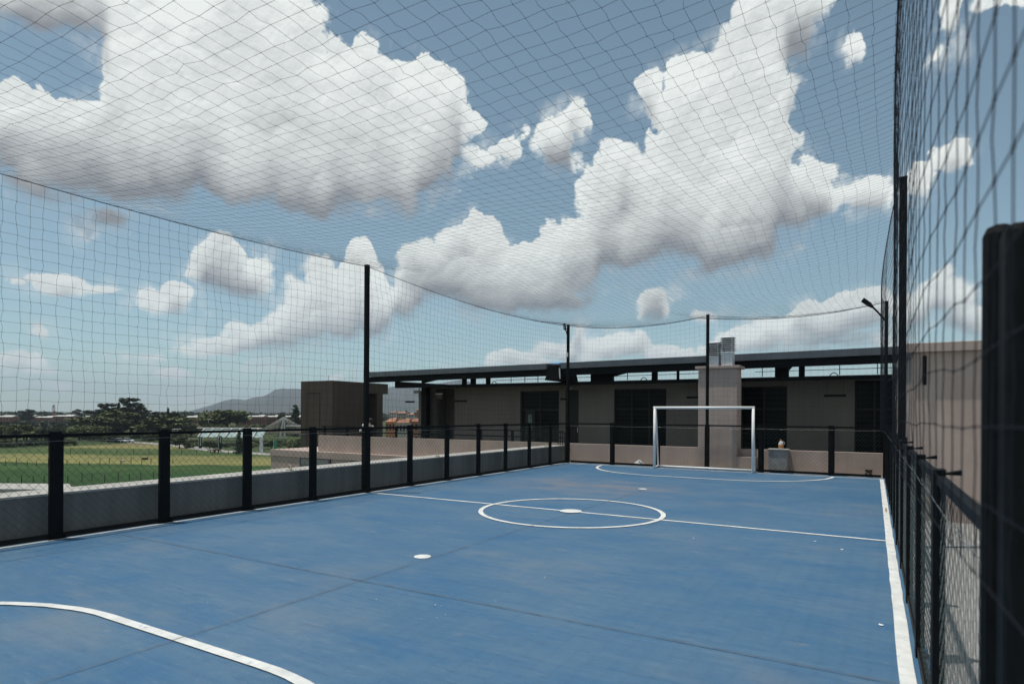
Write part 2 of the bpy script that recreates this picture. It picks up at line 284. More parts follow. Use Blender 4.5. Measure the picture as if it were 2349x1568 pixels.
def court_material():
    m = bpy.data.materials.new('blue_court_paint'); m.use_nodes = True; nt = m.node_tree; N = nt.nodes; L = nt.links; b = N['Principled BSDF']
    tc = N.new('ShaderNodeTexCoord').outputs['Object']
    def noise(scale, detail, rough=.6, st=(1, 1, 1), off=0., rot=0.):
        mp = N.new('ShaderNodeMapping'); mp.inputs['Scale'].default_value = st; mp.inputs['Location'].default_value = (off, off * .7, 0); mp.inputs['Rotation'].default_value = (0, 0, rot); L.new(tc, mp.inputs[0])
        n = N.new('ShaderNodeTexNoise'); n.inputs['Scale'].default_value = scale; n.inputs['Detail'].default_value = detail; n.inputs['Roughness'].default_value = rough
        L.new(mp.outputs[0], n.inputs['Vector']); return n.outputs[0]
    def rng(v, a, b_, lo=0., hi=1.):
        n = N.new('ShaderNodeMapRange'); n.interpolation_type = 'SMOOTHSTEP'
        for i, q in zip((1, 2, 3, 4), (a, b_, lo, hi)): n.inputs[i].default_value = q
        L.new(v, n.inputs[0]); return n.outputs[0]
    def mix(f, a, c):
        n = N.new('ShaderNodeMix'); n.data_type = 'RGBA'; L.new(f, n.inputs[0])
        for i, q in ((6, a), (7, c)):
            if isinstance(q, tuple): n.inputs[i].default_value = (*q, 1)
            else: L.new(q, n.inputs[i])
        return n.outputs[2]
    def mul(a, c):
        n = N.new('ShaderNodeMath'); n.operation = 'MULTIPLY'
        for i, q in enumerate((a, c)):
            if isinstance(q, float): n.inputs[i].default_value = q
            else: L.new(q, n.inputs[i])
        return n.outputs[0]
    c = mix(rng(noise(.55, 5), .32, .68), (.052, .138, .238), (.086, .166, .252))
    c = mix(rng(noise(1.7, 9, .72, (.4, 1, 1), 3., .5), .40, .72, 0, .75), c, (.026, .118, .245))        # darker blue where the mop swept
    c = mix(rng(noise(2.6, 9, .74, (.3, 1, 1), 9., .5), .52, .78, 0, .55), c, (.125, .205, .270))           # chalky bloom
    c = mix(rng(noise(5.0, 9, .76, (.22, 1, 1), 14., .5), .55, .8, 0, .4), c, (.026, .090, .175))
    c = mix(rng(noise(13., 9, .8, (.14, 1, 1), 27., .45), .50, .74, 0, .75), c, (.022, .082, .165))      # fine rubber scuffs
    c = mix(rng(noise(17., 9, .8, (.16, 1, 1), 41., .55), .52, .74, 0, .65), c, (.17, .235, .29))
    c = mix(rng(noise(70., 4, .7), .52, .72, 0, .6), c, (.02, .07, .15))                                 # grit
    c = mix(rng(noise(.8, 9, .7, (.6, 1, 1), 51., .4), .50, .74, 0, .55), c, (.15, .195, .235))            # greyed, walked-on areas
    c = mix(rng(noise(3.2, 9, .78, (.5, 1, 1), 63., .2), .58, .72, 0, .6), c, (.19, .225, .25))             # dry mop marks
    c = mix(rng(noise(1.3, 9, .75, (.8, 1, 1), 77., .9), .60, .75, 0, .5), c, (.018, .085, .205))
    # dust that has settled in front of the far goal
    sx = N.new('ShaderNodeMapping'); sx.inputs['Location'].default_value = (6.2 / 3.6, -14.0 / 2.6, 0); sx.inputs['Scale'].default_value = (1 / 3.6, 1 / 2.6, 0); L.new(tc, sx.inputs[0])
    ln = N.new('ShaderNodeVectorMath'); ln.operation = 'LENGTH'; L.new(sx.outputs[0], ln.inputs[0])
    c = mix(mul(rng(ln.outputs[1], 1.05, .1, 0, .75), rng(noise(1.1, 7, .65, (.6, 1, 1), 5.), .36, .66)), c, (.205, .195, .205))
    c = mix(rng(noise(.35, 6, .6, (1, 1, 1), 21.), .56, .75, 0, .35), c, (.16, .185, .215))
    vo = N.new('ShaderNodeTexVoronoi'); vo.inputs['Scale'].default_value = 2.3; L.new(tc, vo.inputs['Vector'])
    c = mix(mul(rng(vo.outputs['Distance'], .045, .02), rng(noise(.9, 2, .5, (1, 1, 1), 33.), .56, .6)), c, (.62, .62, .6))     # paint flecks
    L.new(c, b.inputs['Base Color']); b.inputs['Roughness'].default_value = .62; b.inputs['Specular IOR Level'].default_value = .35
    bp = N.new('ShaderNodeBump'); bp.inputs['Strength'].default_value = .18; bp.inputs['Distance'].default_value = .004; L.new(noise(90., 3), bp.inputs['Height']); L.new(bp.outputs[0], b.inputs['Normal'])
    return m
COURT = court_material()

# ================================================================ court
XW, XE, YN, YS = -9.6, .16, 20.04, .31            # inner edges of the side lines, far and near goal lines
XM, YM = -4.72, 10.17
court = MB()
court.quad((-9.78, -3, 0), (.36, -3, 0), (.36, 20.52, 0), (-9.78, 20.52, 0))
court_o = struct(court.build('court_floor', COURT))
LZ = .004
def flat_poly(name, outer, inner=None, z=LZ, m=WHITEP):
    b = MB()
    if inner:
        n = len(outer); b.add([(x, y, z) for x, y in outer] + [(x, y, z) for x, y in inner], [(i, i + 1, n + i + 1, n + i) for i in range(n - 1)])
    else: b.add([(x, y, z) for x, y in outer], [tuple(range(len(outer)))])
    return b.build(name, m, court_o)
def wob(pts, a=.004): return [(x + rnd.uniform(-a, a), y + rnd.uniform(-a, a)) for x, y in pts]
def stroke(name, pts, w, z=LZ):
    o, i_ = [], []
    for k, p in enumerate(pts):
        d = Vector(pts[min(k + 1, len(pts) - 1)]) - Vector(pts[max(k - 1, 0)]); d.normalize(); n = Vector((-d.y, d.x)) * w / 2
        o.append((p[0] + n.x, p[1] + n.y)); i_.append((p[0] - n.x, p[1] - n.y))
    return flat_poly(name, wob(o), wob(i_), z)
def seg(a, b, n): return [(a[0] + (b[0] - a[0]) * k / n, a[1] + (b[1] - a[1]) * k / n) for k in range(n + 1)]
stroke('touch_line', seg((XW - .03, -3), (XW - .03, YN), 90), .075)
stroke('touch_line', seg((XE + .047, -3), (XE + .047, YN + .08), 90), .095)
stroke('goal_line', seg((XW, YN), (XE, YN), 50), .075, LZ + .003)
stroke('goal_line', seg((XW, YS), (XE, YS), 50), .075, LZ + .003)
stroke('halfway_line', seg((XW, YM), (XE, YM), 60), .075, LZ + .003)
stroke('centre_circle', [(XM + 1.63 * math.cos(2 * math.pi * k / 96), YM + 1.63 * math.sin(2 * math.pi * k / 96)) for k in range(97)], .085, LZ + .006)
def disc(name, c, r, z): return flat_poly(name, wob([(c[0] + r * math.cos(2 * math.pi * k / 28), c[1] + r * math.sin(2 * math.pi * k / 28)) for k in range(28)], .003), z=z)
disc('centre_spot', (XM, YM), .2, LZ + .009)
disc('penalty_spot', (XM - .05, 5.98), .105, LZ); disc('penalty_spot', (XM, 14.2), .1, LZ)
def dee(yg, s, r, cx0, cx1):
    p = [(cx0 - r * math.cos(a), yg + s * r * math.sin(a)) for a in [math.pi / 2 * k / 24 for k in range(25)]]
    p += [(cx1 + r * math.sin(a), yg + s * r * math.cos(a)) for a in [math.pi / 2 * k / 24 for k in range(25)]]
    return p
stroke('penalty_area_line', dee(YN, -1, 2.62, -5.47, -3.62), .085, LZ + .006)
stroke('penalty_area_line', dee(YS, 1, 2.5, -5.62, -3.66), .085, LZ + .006)
def joint(pts, w):      # expansion joints, slightly wandering
    o, i_ = [], []
    for k, (x, y) in enumerate(pts):
        d = Vector(pts[-1]) - Vector(pts[0]); d.normalize(); n = Vector((-d.y, d.x)); j = rnd.uniform(-.004, .004); ww = w * rnd.uniform(.45, 1.1)
        o.append((x + n.x * (j + ww / 2), y + n.y * (j + ww / 2))); i_.append((x + n.x * (j - ww / 2), y + n.y * (j - ww / 2)))
    flat_poly('floor_joint', o, i_, .0125, SEAL)
joint(seg((-9.3, 4.765), (.14, 4.765), 120), .011)
joint(seg((-4.62, -3), (-4.62, 14.0), 160), .010)
# rust stain and paint scabs near the right touch line
RUST = mat('rust_stain', (.33, .17, .075), rough=.9, var=.3, scale=9)
def blot(name, c, rx, ry, m, z=.0128, n=14):
    b = MB(); b.add([(c[0] + rx * rnd.uniform(.55, 1.1) * math.cos(2 * math.pi * k / n), c[1] + ry * rnd.uniform(.55, 1.1) * math.sin(2 * math.pi * k / n), z) for k in range(n)], [tuple(range(n))]); return b.build(name, m, court_o)
blot('rust_stain', (.21, 13.5), .016, .35, RUST, .0135)
for k in range(30):
    x, y = rnd.uniform(-7.5, 0.05), rnd.uniform(1.2, 12) ; s = rnd.uniform(.003, .010)
    if k < 14: x, y = rnd.uniform(-4.2, -2.4), rnd.uniform(4.0, 5.1)
    blot('paint_fleck', (x, y), s, s * rnd.uniform(.4, 1.2), WHITEP, .0065, 7)
for x, y, s in ((.06, 6.05, .022), (-.35, 9.2, .02), (-.7, 9.6, .022)): blot('paint_fleck', (x, y), s, s * 1.5, WHITEP, .0065, 9)

# roof terrace round the court, and the building that carries it
terr = MB(); terr.box(-10.52, 7, -8, 33, -.35, -.03)
TERR = mat('screed', (.34, .33, .31), rough=.9, var=.15, scale=1.2, bump=.3, bscale=30)
struct(terr.build('roof_terrace', TERR))
hall = thing('sports_hall', 'tall brown rendered hall carrying the roof court, mostly hidden below it', 'building', (-2, 12, GZ))
MB().box(-10.45, 6.9, -7.9, 32.9, GZ, -.36).build('wall', STUCCO, hall)

# ================================================================ fences
RAILZ = 1.435
def chain_panel(w, z0, z1, name):
    p, q = .055, .0575; cols_n = int(w / p); rows = int((z1 - z0) / q); A, B = [], []
    for c in range(cols_n):
        for r in range(rows):
            a = (c + ((r + c) % 2)) * p; b_ = (c + ((r + 1 + c) % 2)) * p
            s = .0045 if c % 2 else -.0045
            y0 = s * (1 if r % 2 else -1); y1 = s * (1 if (r + 1) % 2 else -1)
            j = rnd.uniform(-.003, .003)
            A.append((min(a, w), y0, z0 + r * q)); B.append((min(b_, w), y1, z0 + (r + 1) * q + j))
    return strand_mesh(name, A, B, .0021, WIRE)
panel_side = chain_panel(1.33, .08, RAILZ - .02, 'chain_link_side')
panel_back = chain_panel(1.5, .08, RAILZ - .02, 'chain_link_back')
def fence(label, origin, along, posts, out, panel, pitch, tall=(), start_gap=0):
    """origin: a point of the fence plane; along: unit vector; out: unit vector pointing off the court; posts: centres along the line"""
    t = thing('chain_link_fence', label, 'fence', origin)
    o = Vector(origin); a = Vector(along); n = Vector(out)
    ang = math.atan2(a.y, a.x)
    def bar(u0, u1, n0, n1, z0, z1):
        b = MB(); c = [o + a * u0 + n * n0, o + a * u1 + n * n0, o + a * u1 + n * n1, o + a * u0 + n * n1]
        if a.cross(n).z < 0: c = [c[0], c[3], c[2], c[1]]
        b.hexa([(p.x, p.y, z0) for p in c] + [(p.x, p.y, z1) for p in c]); return b
    for u in posts:
        if u in tall: continue
        b = bar(u - .085, u + .05, 0, .055, 0, RAILZ + .035); e = bar(u + .052, u + .085, .012, .05, 0, RAILZ + .02); b.add(e.v, e.f)
        pb = b.build('post', BLACK, t, bevel=.004)
        if out[0] <= 0: bar(u - .11, u + .11, -.03, .085, .0145, .024).build('base_plate', BLACK, pb)
        cap = bar(u - .088, u + .053, -.003, .058, RAILZ + .0352, RAILZ + .042); cap.build('post_cap', BLACK, pb)
    for u0, u1 in zip(posts[:-1], posts[1:]):
        bar(u0 + .087, u1 - .087, .012, .052, RAILZ - .03, RAILZ + .012).build('top_rail', BLACK, t)
        bar(u0 + .087, u1 - .087, .012, .05, .012, .085).build('bottom_rail', BLACK, t)
        po = part('mesh_panel', panel, t); po['kind'] = 'stuff'
        po.location = o + a * (u0 + .085) + n * .03 - BASE[t]; po.rotation_euler.z = ang
        po.scale.x = (u1 - u0 - .17) / pitch
    # slack tension wire under the rail
    A, B = [], []
    for u0, u1 in zip(posts[:-1], posts[1:]):
        k0 = None
        for k in range(7):
            s = k / 6; pt = o + a * (u0 + (u1 - u0) * s) - n * .012; z = RAILZ - .085 - .012 * math.sin(math.pi * s) + rnd.uniform(-.004, .004)
            q = (pt.x, pt.y, z)
            if k0: A.append(k0); B.append(q)
            k0 = q
    me = strand_mesh('tension_wire', np.array(A) - np.array(BASE[t]), np.array(B) - np.array(BASE[t]), .0024, STEELW)
    part('tension_wire', me, t)
    return t
PL = [4.14 + 1.5 * k for k in range(-5, 5)]; PL = [4.14 + 1.5 * k for k in range(-5, 11)] + [20.5]
fence('long black chain-link fence along the left touch line, pasture seen through it', (-9.655, 0, 0), (0, 1, 0), PL, (-1, 0, 0), panel_side, 1.33, tall=(PL[9], 20.5))
PB = [-9.62, -7.92, -6.3, -4.67, -3.02, -1.07, .28]
fence('black chain-link fence across the far end behind the goal', (0, 20.47, 0), (1, 0, 0), PB, (0, 1, 0), panel_back, 1.5, tall=(-9.62, -4.67, .28))
PR = [2.2, 4.0, 5.45, 6.97, 8.5, 10.0, 11.5, 13.0, 14.5, 16.0, 17.5, 19.0, 20.5]
fr = fence('black chain-link fence beside the right touch line, seen almost edge-on', (.272, 0, 0), (0, 1, 0), PR, (1, 0, 0), panel_side, 1.33, tall=(2.2, 10.0, 20.5))
for y in PR[1:-1]:                                            # flat tabs welded on top of the right-hand posts
    b = MB(); b.hexa([(.33, y - .04, RAILZ + .014), (.40, y - .04, RAILZ + .014), (.40, y + .03, RAILZ + .014), (.33, y + .03, RAILZ + .014),
                      (.33, y - .04, RAILZ + .022), (.40, y - .04, RAILZ + .040), (.40, y + .03, RAILZ + .040), (.33, y + .03, RAILZ + .022)]); b.build('post_tab', BLACK, fr)

# tall poles that carry the net
POLE_H = 5.02
def net_pole(x, y, label, sticker=False):
    t = thing('net_pole', label, 'pole', (x, y, 0), 'tall poles carrying the net')
    MB().box(x - .045, x + .045, y - .045, y + .045, 0, POLE_H).build('shaft', BLACK, t, bevel=.008)
    MB().box(x - .05, x + .05, y - .05, y + .05, POLE_H + .0005, POLE_H + .012).build('end_cap', BLACK, t)
    MB().box(x - .065, x + .065, y - .075, y + .075, .002, 1.46).build('lower_sleeve', BLACK, t, bevel=.006)
    if sticker:
        STK = mat('white_sticker', (.6, .6, .6), rough=.6, var=.3, scale=40)
        MB().box(x - .02, x + .025, y - .049, y - .0465, 3.86, 4.02).build('sticker', STK, t)
    return t
net_pole(-9.69, 10.14, 'tall black net pole at the left end of the halfway line')
net_pole(-9.66, 20.5, 'tall black net pole at the far left court corner, small floodlight on top', True)
net_pole(-4.67, 20.52, 'tall black net pole behind the goal, in front of the chimney')
net_pole(.30, 20.5, 'tall black net pole at the far right court corner with a lamp arm')
net_pole(.335, 10.0, 'tall black net pole rising from the right-hand fence')
gp = thing('gate_post', 'blurred thick black gate post at the right edge, close to the camera', 'post', (.32, 2.2, 0))
MB().box(.272, .352, 2.205, 2.29, 0, 2.31).build('post', BLACK, gp, bevel=.03)
MB().box(.300, .47, 2.06, 2.2035, 0, 2.27).build('door_stile', BLACK, gp, bevel=.02)
for z in (.35, 1.9): MB().tube([(.312, 2.2, z), (.312, 2.2, z + .14)], .012, 10).build('hinge', BLACK, gp)

# floodlights
LENS = mat('lamp_lens', (.35, .37, .38), rough=.25, var=.1)
fl = thing('floodlight', 'small black floodlight head at the top of the far left pole', 'lamp', (-9.66, 20.5, 5.0))
b = MB(); b.hexa([(-9.79, 20.38, 4.84), (-9.70, 20.365, 4.84), (-9.69, 20.43, 4.85), (-9.78, 20.445, 4.85), (-9.83, 20.365, 5.07), (-9.74, 20.35, 5.07), (-9.73, 20.40, 5.085), (-9.82, 20.415, 5.085)]); b.build('housing', BLACK, fl, bevel=.006)
b = MB(); b.quad((-9.777, 20.372, 4.875), (-9.722, 20.362, 4.875), (-9.757, 20.347, 5.045), (-9.812, 20.357, 5.045)); b.build('lens', LENS, fl)
MB().tube([(-9.67, 20.43, 4.66), (-9.70, 20.42, 4.78), (-9.735, 20.405, 4.845)], .02, 8).build('bracket', BLACK, fl)

fl = thing('floodlight', 'street-lamp style floodlight on a slanting arm at the far right corner', 'lamp', (.28, 20.4, 4.5))
MB().tube([(.26, 20.42, 4.48), (.1, 20.36, 4.70), (-.06, 20.32, 4.89)], .026, 8).build('arm', BLACK, fl, smooth=True)
MB().tube([(-.04, 20.325, 4.865), (-.11, 20.31, 4.93)], .045, 8).build('collar', BLACK, fl)
p0, p1 = Vector((-.09, 20.315, 4.91)), Vector((-.30, 20.28, 5.07)); ax = (p1 - p0).normalized(); nn = Vector((0, 1, 0)); pp = ax.cross(nn).normalized()
b = MB(); b.hexa([p0 - pp * .06 - nn * .09, p1 - pp * .075 - nn * .11, p1 - pp * .075 + nn * .11, p0 - pp * .06 + nn * .09, p0 + pp * .05 - nn * .09, p1 + pp * .04 - nn * .11, p1 + pp * .04 + nn * .11, p0 + pp * .05 + nn * .09]); b.build('housing', BLACK, fl, bevel=.012)

# ================================================================ the net over the court
CELL = .155
ny_ = int((20.47 + 1.0) / CELL); nx_ = int(9.9 / CELL)
YY = np.linspace(-1.0, 20.47, ny_ + 1); XX = np.linspace(-9.66, .27, nx_ + 1)
rs = np.random.RandomState(5)
def smooth_noise(n, m, cells, amp):
    g = rs.randn(n // cells + 3, m // cells + 3); i = np.arange(n) / cells; j = np.arange(m) / cells
    a = i.astype(int); f = (i - a)[:, None]; c = j.astype(int); h = (j - c)[None]; f = f * f * (3 - 2 * f); h = h * h * (3 - 2 * h)
    r = g[a] * (1 - f) + g[a + 1] * f; return (r[:, c] * (1 - h) + r[:, c + 1] * h) * amp
def sagline(t, knots, sag):        # rope height below the pole tops
    t = np.asarray(t); z = np.zeros_like(t)
    for k0, k1 in zip(knots[:-1], knots[1:]):
        s = np.clip((t - k0) / (k1 - k0), 0, 1); m_ = (t >= k0) & (t <= k1); z = np.where(m_, sag * 4 * s * (1 - s), z)
    return z
zl = POLE_H - .03 - sagline(YY, (-1.01, 10.14, 20.48), .21); zr_ = POLE_H - .03 - sagline(YY, (-1.01, 10.0, 20.48), .42)
pull = sagline(YY, (-1.01, 10.0, 20.48), .15)            # the right-hand rope is drawn in between its poles
zb = POLE_H - .03 - sagline(XX, (-9.67, -4.67, .28), .20); zn = POLE_H - .03 - sagline(XX, (-9.67, .28), .25)
U = ((XX - XX[0]) / (XX[-1] - XX[0]))[None, :]; Vv = ((YY - YY[0]) / (YY[-1] - YY[0]))[:, None]
Zc = (1 - U) * zl[:, None] + U * zr_[:, None] + (1 - Vv) * zn[None] + Vv * zb[None] - ((1 - U) * (1 - Vv) * zl[0] + U * (1 - Vv) * zr_[0] + (1 - U) * Vv * zl[-1] + U * Vv * zr_[-1])
Zc = Zc - .22 * np.sin(math.pi * U) ** .7 * np.sin(math.pi * np.clip(Vv, 0, 1)) ** .5
edge_ = np.minimum(np.minimum(U, 1 - U), np.minimum(Vv, 1 - Vv)); damp = np.clip(edge_ * 14, 0, 1)
n_, m_ = len(YY), len(XX)
Xc = np.repeat(XX[None], n_, 0) - U ** 6 * pull[:, None] + smooth_noise(n_, m_, 12, .028) * damp + rs.randn(n_, m_) * .007 * damp + smooth_noise(n_, m_, 4, .006) * damp
Yc = np.repeat(YY[:, None], m_, 1) + smooth_noise(n_, m_, 12, .032) * damp + rs.randn(n_, m_) * .008 * damp + smooth_noise(n_, m_, 4, .007) * damp
Zc = Zc + smooth_noise(n_, m_, 14, .03) * damp + rs.randn(n_, m_) * .003 * damp
net = thing('safety_net', 'black cord safety net spanning the whole court and its sides', 'net', (-4.7, 10, 5))
def netting(name, G, kink=0, r=.0013):
    G = np.asarray(G); n, m = G.shape[:2]; A, B = [], []
    A.append(G[:, :-1].reshape(-1, 3)); B.append(G[:, 1:].reshape(-1, 3))
    a, b_ = G[:-1].reshape(-1, 3), G[1:].reshape(-1, 3)
    mid = (a + b_) / 2 + rs.randn(*a.shape) * kink
    A += [a, mid]; B += [mid, b_]
    base = np.array(BASE[net])
    me = strand_mesh(name, np.concatenate(A) - base, np.concatenate(B) - base, r, NETM, G.reshape(-1, 3) - base, r * 2.6)
    o = part(name, me, net); o['kind'] = 'stuff'
netting('roof_netting', np.stack([Xc, Yc, Zc], -1), kink=.006, r=.0012)
def side(xs, ys, ztop, inward, label, bulge, q=1., r=.0013):
    k = int((POLE_H - RAILZ) / .15); t = np.linspace(0, 1, k + 1)[:, None]
    n = len(ztop); Z = ztop[None] * (1 - t) + (RAILZ + .02) * t
    env = np.clip(np.minimum(t * 6, (1 - t) * 6), 0, 1)
    jit = smooth_noise(k + 1, n, 5, bulge) * env
    lat = (rs.randn(k + 1, n) * .006 + smooth_noise(k + 1, n, 3, .008) + np.cumsum(rs.randn(k + 1, n) * .005, 0)) * env * q
    X = np.repeat(xs[None], k + 1, 0) + (jit if inward == 'x' else lat); Y = np.repeat(ys[None], k + 1, 0) + (lat if inward == 'x' else jit)
    Z = Z + rs.randn(k + 1, n) * .006 * env + smooth_noise(k + 1, n, 4, .012) * env
    netting(label, np.stack([X, Y, Z], -1), kink=.005 * q, r=r)
side(np.full(n_, -9.665), YY, zl, 'x', 'left_netting', .035, 1., .0017)
yr_ = YY[YY > .9]
side(.275 - np.interp(yr_, YY, pull), yr_, np.interp(yr_, YY, zr_), 'x', 'right_netting', .004, .35, .0016)
side(XX, np.full(m_, 20.48), zb, 'y', 'end_netting', .04)
def rope(name, pts, r):
    pts = [np.array(p) for p in pts]; A, B = [], []
    for p, q in zip(pts[:-1], pts[1:]): A.append(p); B.append(q)
    b = MB(); b.tube(pts, r, 5); b.build(name, NETM, net)
rope('border_rope', [(-9.67, y, z + .004) for y, z in zip(YY, zl)], .006)
rope('border_rope', [(.28 - p_, y, z + .004) for y, z, p_ in zip(YY, zr_, pull)], .007)
rope('border_rope', [(x, 20.485, z + .004) for x, z in zip(XX, zb)], .006)

# ================================================================ goal
goal = thing('futsal_goal', 'white tubular steel futsal goal without its net', 'goal', (-4.72, 20.1, 0))
gx0, gx1, gy = -6.26, -3.18, 20.02
for x in (gx0, gx1): MB().tube([(x, gy, .013), (x, gy, 2.0)], .042, 14).build('post', WHITEM, goal, smooth=True)
MB().tube([(gx0 - .042, gy, 2.0), (gx1 + .042, gy, 2.0)], .042, 14).build('crossbar', WHITEM, goal, smooth=True)
for x in (gx0 + .01, gx1 - .01):
    MB().tube([(x, gy + .05, 1.955), (x, gy + .10, 1.9), (x, gy + .385, .05)], .03, 12).build('back_stay', WHITEM, goal, smooth=True)
    MB().tube([(x, gy + .03, .045), (x, gy + .41, .045)], .030, 12).build('base_side_bar', WHITEM, goal, smooth=True)
MB().tube([(gx0 - .02, gy + .41, .046), (gx1 + .02, gy + .41, .046)], .034, 12).build('base_back_bar', WHITEM, goal, smooth=True)

# ================================================================ parapets round the court
pw = thing('parapet_wall', 'low grey parapet with pale sunlit coping outside the left fence', 'wall', (-10.15, 6, 0))
MB().box(-10.50, -9.96, -7.9, 20.85, -.03, .575).build('wall', GREYW, pw)
for k in range(10):
    y0 = -7.9 + k * 2.878; MB().box(-10.56, -9.94, y0 + .003, y0 + 2.875, .5755, .605).build('coping_slab', CONC, pw)
ANCH = mat('galvanised_eye', (.45, .40, .30), rough=.5, metal=.5, var=.25, scale=30)
for (x, y, lab) in ((-10.07, 8.4, 'small roof anchor eye on the left coping, nearest to the camera'), (-10.05, 13.2, 'small roof anchor eye halfway along the left coping'), (-10.08, 19.6, 'small roof anchor eye near the far end of the left coping')):
    t = thing('anchor_eye', lab, 'anchor', (x, y, .606), 'roof anchors on the left coping')
    MB().box(x - .05, x + .05, y - .05, y + .05, .6055, .622).build('base_plate', ANCH, t)
    MB().tube([(x + .04 * math.cos(a), y, .665 + .045 * math.sin(a)) for a in [math.pi * 2 * k / 14 for k in range(15)]], .011, 6).build('ring', ANCH, t)
bw = thing('parapet_wall', 'long brown stucco parapet behind the far fence, running left past the court', 'wall', (-8, 21.3, 0))
MB().box(-23.4, -3.84, 21.2, 21.42, -.20, .665).build('wall', STUCCO, bw)
MB().box(-3.25, .50, 21.2, 21.42, -.02, .665).build('wall', STUCCO, bw)
MB().box(-3.838, -3.252, 21.0, 21.2, -.02, .42).build('low_planter_front', STUCCO, bw)
MB().box(-3.838, -3.252, 21.36, 21.55, -.02, .66).build('recessed_wall', STUCCO, bw)
MB().box(-23.4, .5, 21.43, 21.62, .0, .58).build('inner_kerb', CONC, bw)

chim = thing('chimney_stack', 'broad brown stucco chimney behind the goal with a flat cap', 'chimney', (-4.45, 21.2, 0))
MB().box(-5.08, -3.84, 21.0, 21.75, -.02, 3.30).build('shaft', STUCCO, chim, bevel=.008)
MB().box(-5.17, -3.74, 20.925, 21.85, 3.302, 3.39).build('cap_slab', STUCCO, chim, bevel=.008)
DARKC = mat('dark_vent_core', (.02, .02, .022), rough=.9)  # near-black colour stands in for the shade inside the vents
def vent(x0, x1, zb, zt, z2, lab):
    t = thing('roof_vent', lab, 'vent', ((x0 + x1) / 2, 21.2, zb), 'louvred vents on the chimney')
    MB().box(x0, x1, 21.02, 21.40, zb, zt).build('duct', ZINC, t, bevel=.006)
    for x in (x0 + .025, x1 - .025):
        for y in (21.04, 21.38): MB().box(x - .012, x + .012, y - .012, y + .012, zt, z2 - .02).build('stay', ZINC, t)
    MB().box(x0 + .04, x1 - .04, 21.06, 21.36, zt + .055, z2 - .06).build('shade_core', DARKC, t)  # core box added to darken the gaps between the louvres
    n = 7; h = (z2 - zt - .06) / n
    for k in range(n):
        z = zt + .06 + k * h
        b = MB(); o, i_ = .05, .02; top = k == n - 1
        c0 = [(x0 - o, 21.02 - o), (x1 + o, 21.02 - o), (x1 + o, 21.40 + o), (x0 - o, 21.40 + o)]; c1 = [(x0 + i_, 21.02 + i_), (x1 - i_, 21.02 + i_), (x1 - i_, 21.40 - i_), (x0 + i_, 21.40 - i_)]
        b.add([(x, y, z) for x, y in c0] + [(x, y, z + h * .58) for x, y in c1], [(0, 1, 5, 4), (1, 2, 6, 5), (2, 3, 7, 6), (3, 0, 4, 7), (4, 5, 6, 7), (3, 2, 1, 0)])
        b.build('top_hood' if top else 'louvre', ZINC, t)
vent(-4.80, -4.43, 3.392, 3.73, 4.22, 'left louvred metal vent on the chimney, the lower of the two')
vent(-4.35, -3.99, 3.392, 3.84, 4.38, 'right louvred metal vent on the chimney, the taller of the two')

cube = thing('concrete_block', 'grey concrete cube between the far fence and the brown parapet', 'block', (-2.6, 20.95, 0))
GREYC = mat('raw_concrete', (.30, .295, .285), rough=.9, var=.25, scale=6, bump=.6, bscale=30)
MB().box(-2.84, -2.30, 20.72, 21.17, 0, .685).build('body', GREYC, cube, bevel=.015)
MB().box(-2.87, -2.27, 20.69, 21.19, .687, .72).build('top_slab', CONC, cube, bevel=.008)
bot = thing('plastic_bottle', 'white handled plastic bottle with orange label on the concrete cube', 'bottle', (-2.5, 20.93, .72))
PLAS = mat('white_plastic', (.72, .71, .68), rough=.35, var=.05); ORG = mat('orange_print', (.62, .26, .07), rough=.5, var=.35, scale=40)
MB().lathe((-2.5, 20.93, .721), [(.055, 0), (.072, .01), (.074, .15), (.066, .19), (.04, .235), (.025, .25), (.025, .262)], 16).build('body', PLAS, bot, smooth=True)
MB().lathe((-2.5, 20.93, .721), [(.0745, .03), (.0755, .035), (.0755, .125), (.0745, .13)], 16).build('label', ORG, bot, smooth=True)
MB().lathe((-2.5, 20.93, .9835), [(.03, 0), (.03, .03), (.026, .034)], 12).build('cap', ORG, bot)
MB().tube([(-2.435, 20.93, .86), (-2.40, 20.93, .87), (-2.405, 20.93, .93), (-2.45, 20.93, .955)], .012, 8).build('handle', PLAS, bot, smooth=True)

bag = MB()
for k in range(1): 
    n, m2 = 9, 18
    vs = []
    for i in range(n):
        th = math.pi / 2 * i / (n - 1)
        for j in range(m2):
            ph = 2 * math.pi * j / m2; q = 1 + .22 * math.sin(3 * ph + i) + rnd.uniform(-.16, .16)
            vs.append((-7.03 + .17 * math.cos(th) * math.cos(ph) * q, 20.78 + .10 * math.cos(th) * math.sin(ph) * q, .004 + .17 * math.sin(th) * (1 + .15 * rnd.uniform(-1, 1))))
    bag.add(vs, [(i * m2 + j, i * m2 + (j + 1) % m2, (i + 1) * m2 + (j + 1) % m2, (i + 1) * m2 + j) for i in range(n - 1) for j in range(m2)])
tag(bag.build('plastic_bag', PLAS), 'crumpled white plastic bag on the ground left of the goal', 'bag')
sh = MB(); sh.add([(-.92 + .32 * math.cos(2 * math.pi * k / 22) * rnd.uniform(.8, 1.1), 20.85 + .13 * math.sin(2 * math.pi * k / 22) * rnd.uniform(.8, 1.1), .004 + rnd.uniform(0, .03)) for k in range(22)] + [(-.92, 20.85, .05)], [(k, (k + 1) % 22, 22) for k in range(22)])
tag(sh.build('plastic_sheet', PLAS), 'flat scrap of white plastic sheet behind the fence, near the right corner', 'plastic sheet')
bk = thing('bucket', 'small brown bucket behind the far fence by the right corner', 'bucket', (-.12, 20.82, 0))
BRN = mat('brown_plastic', (.11, .075, .035), rough=.6, var=.2)
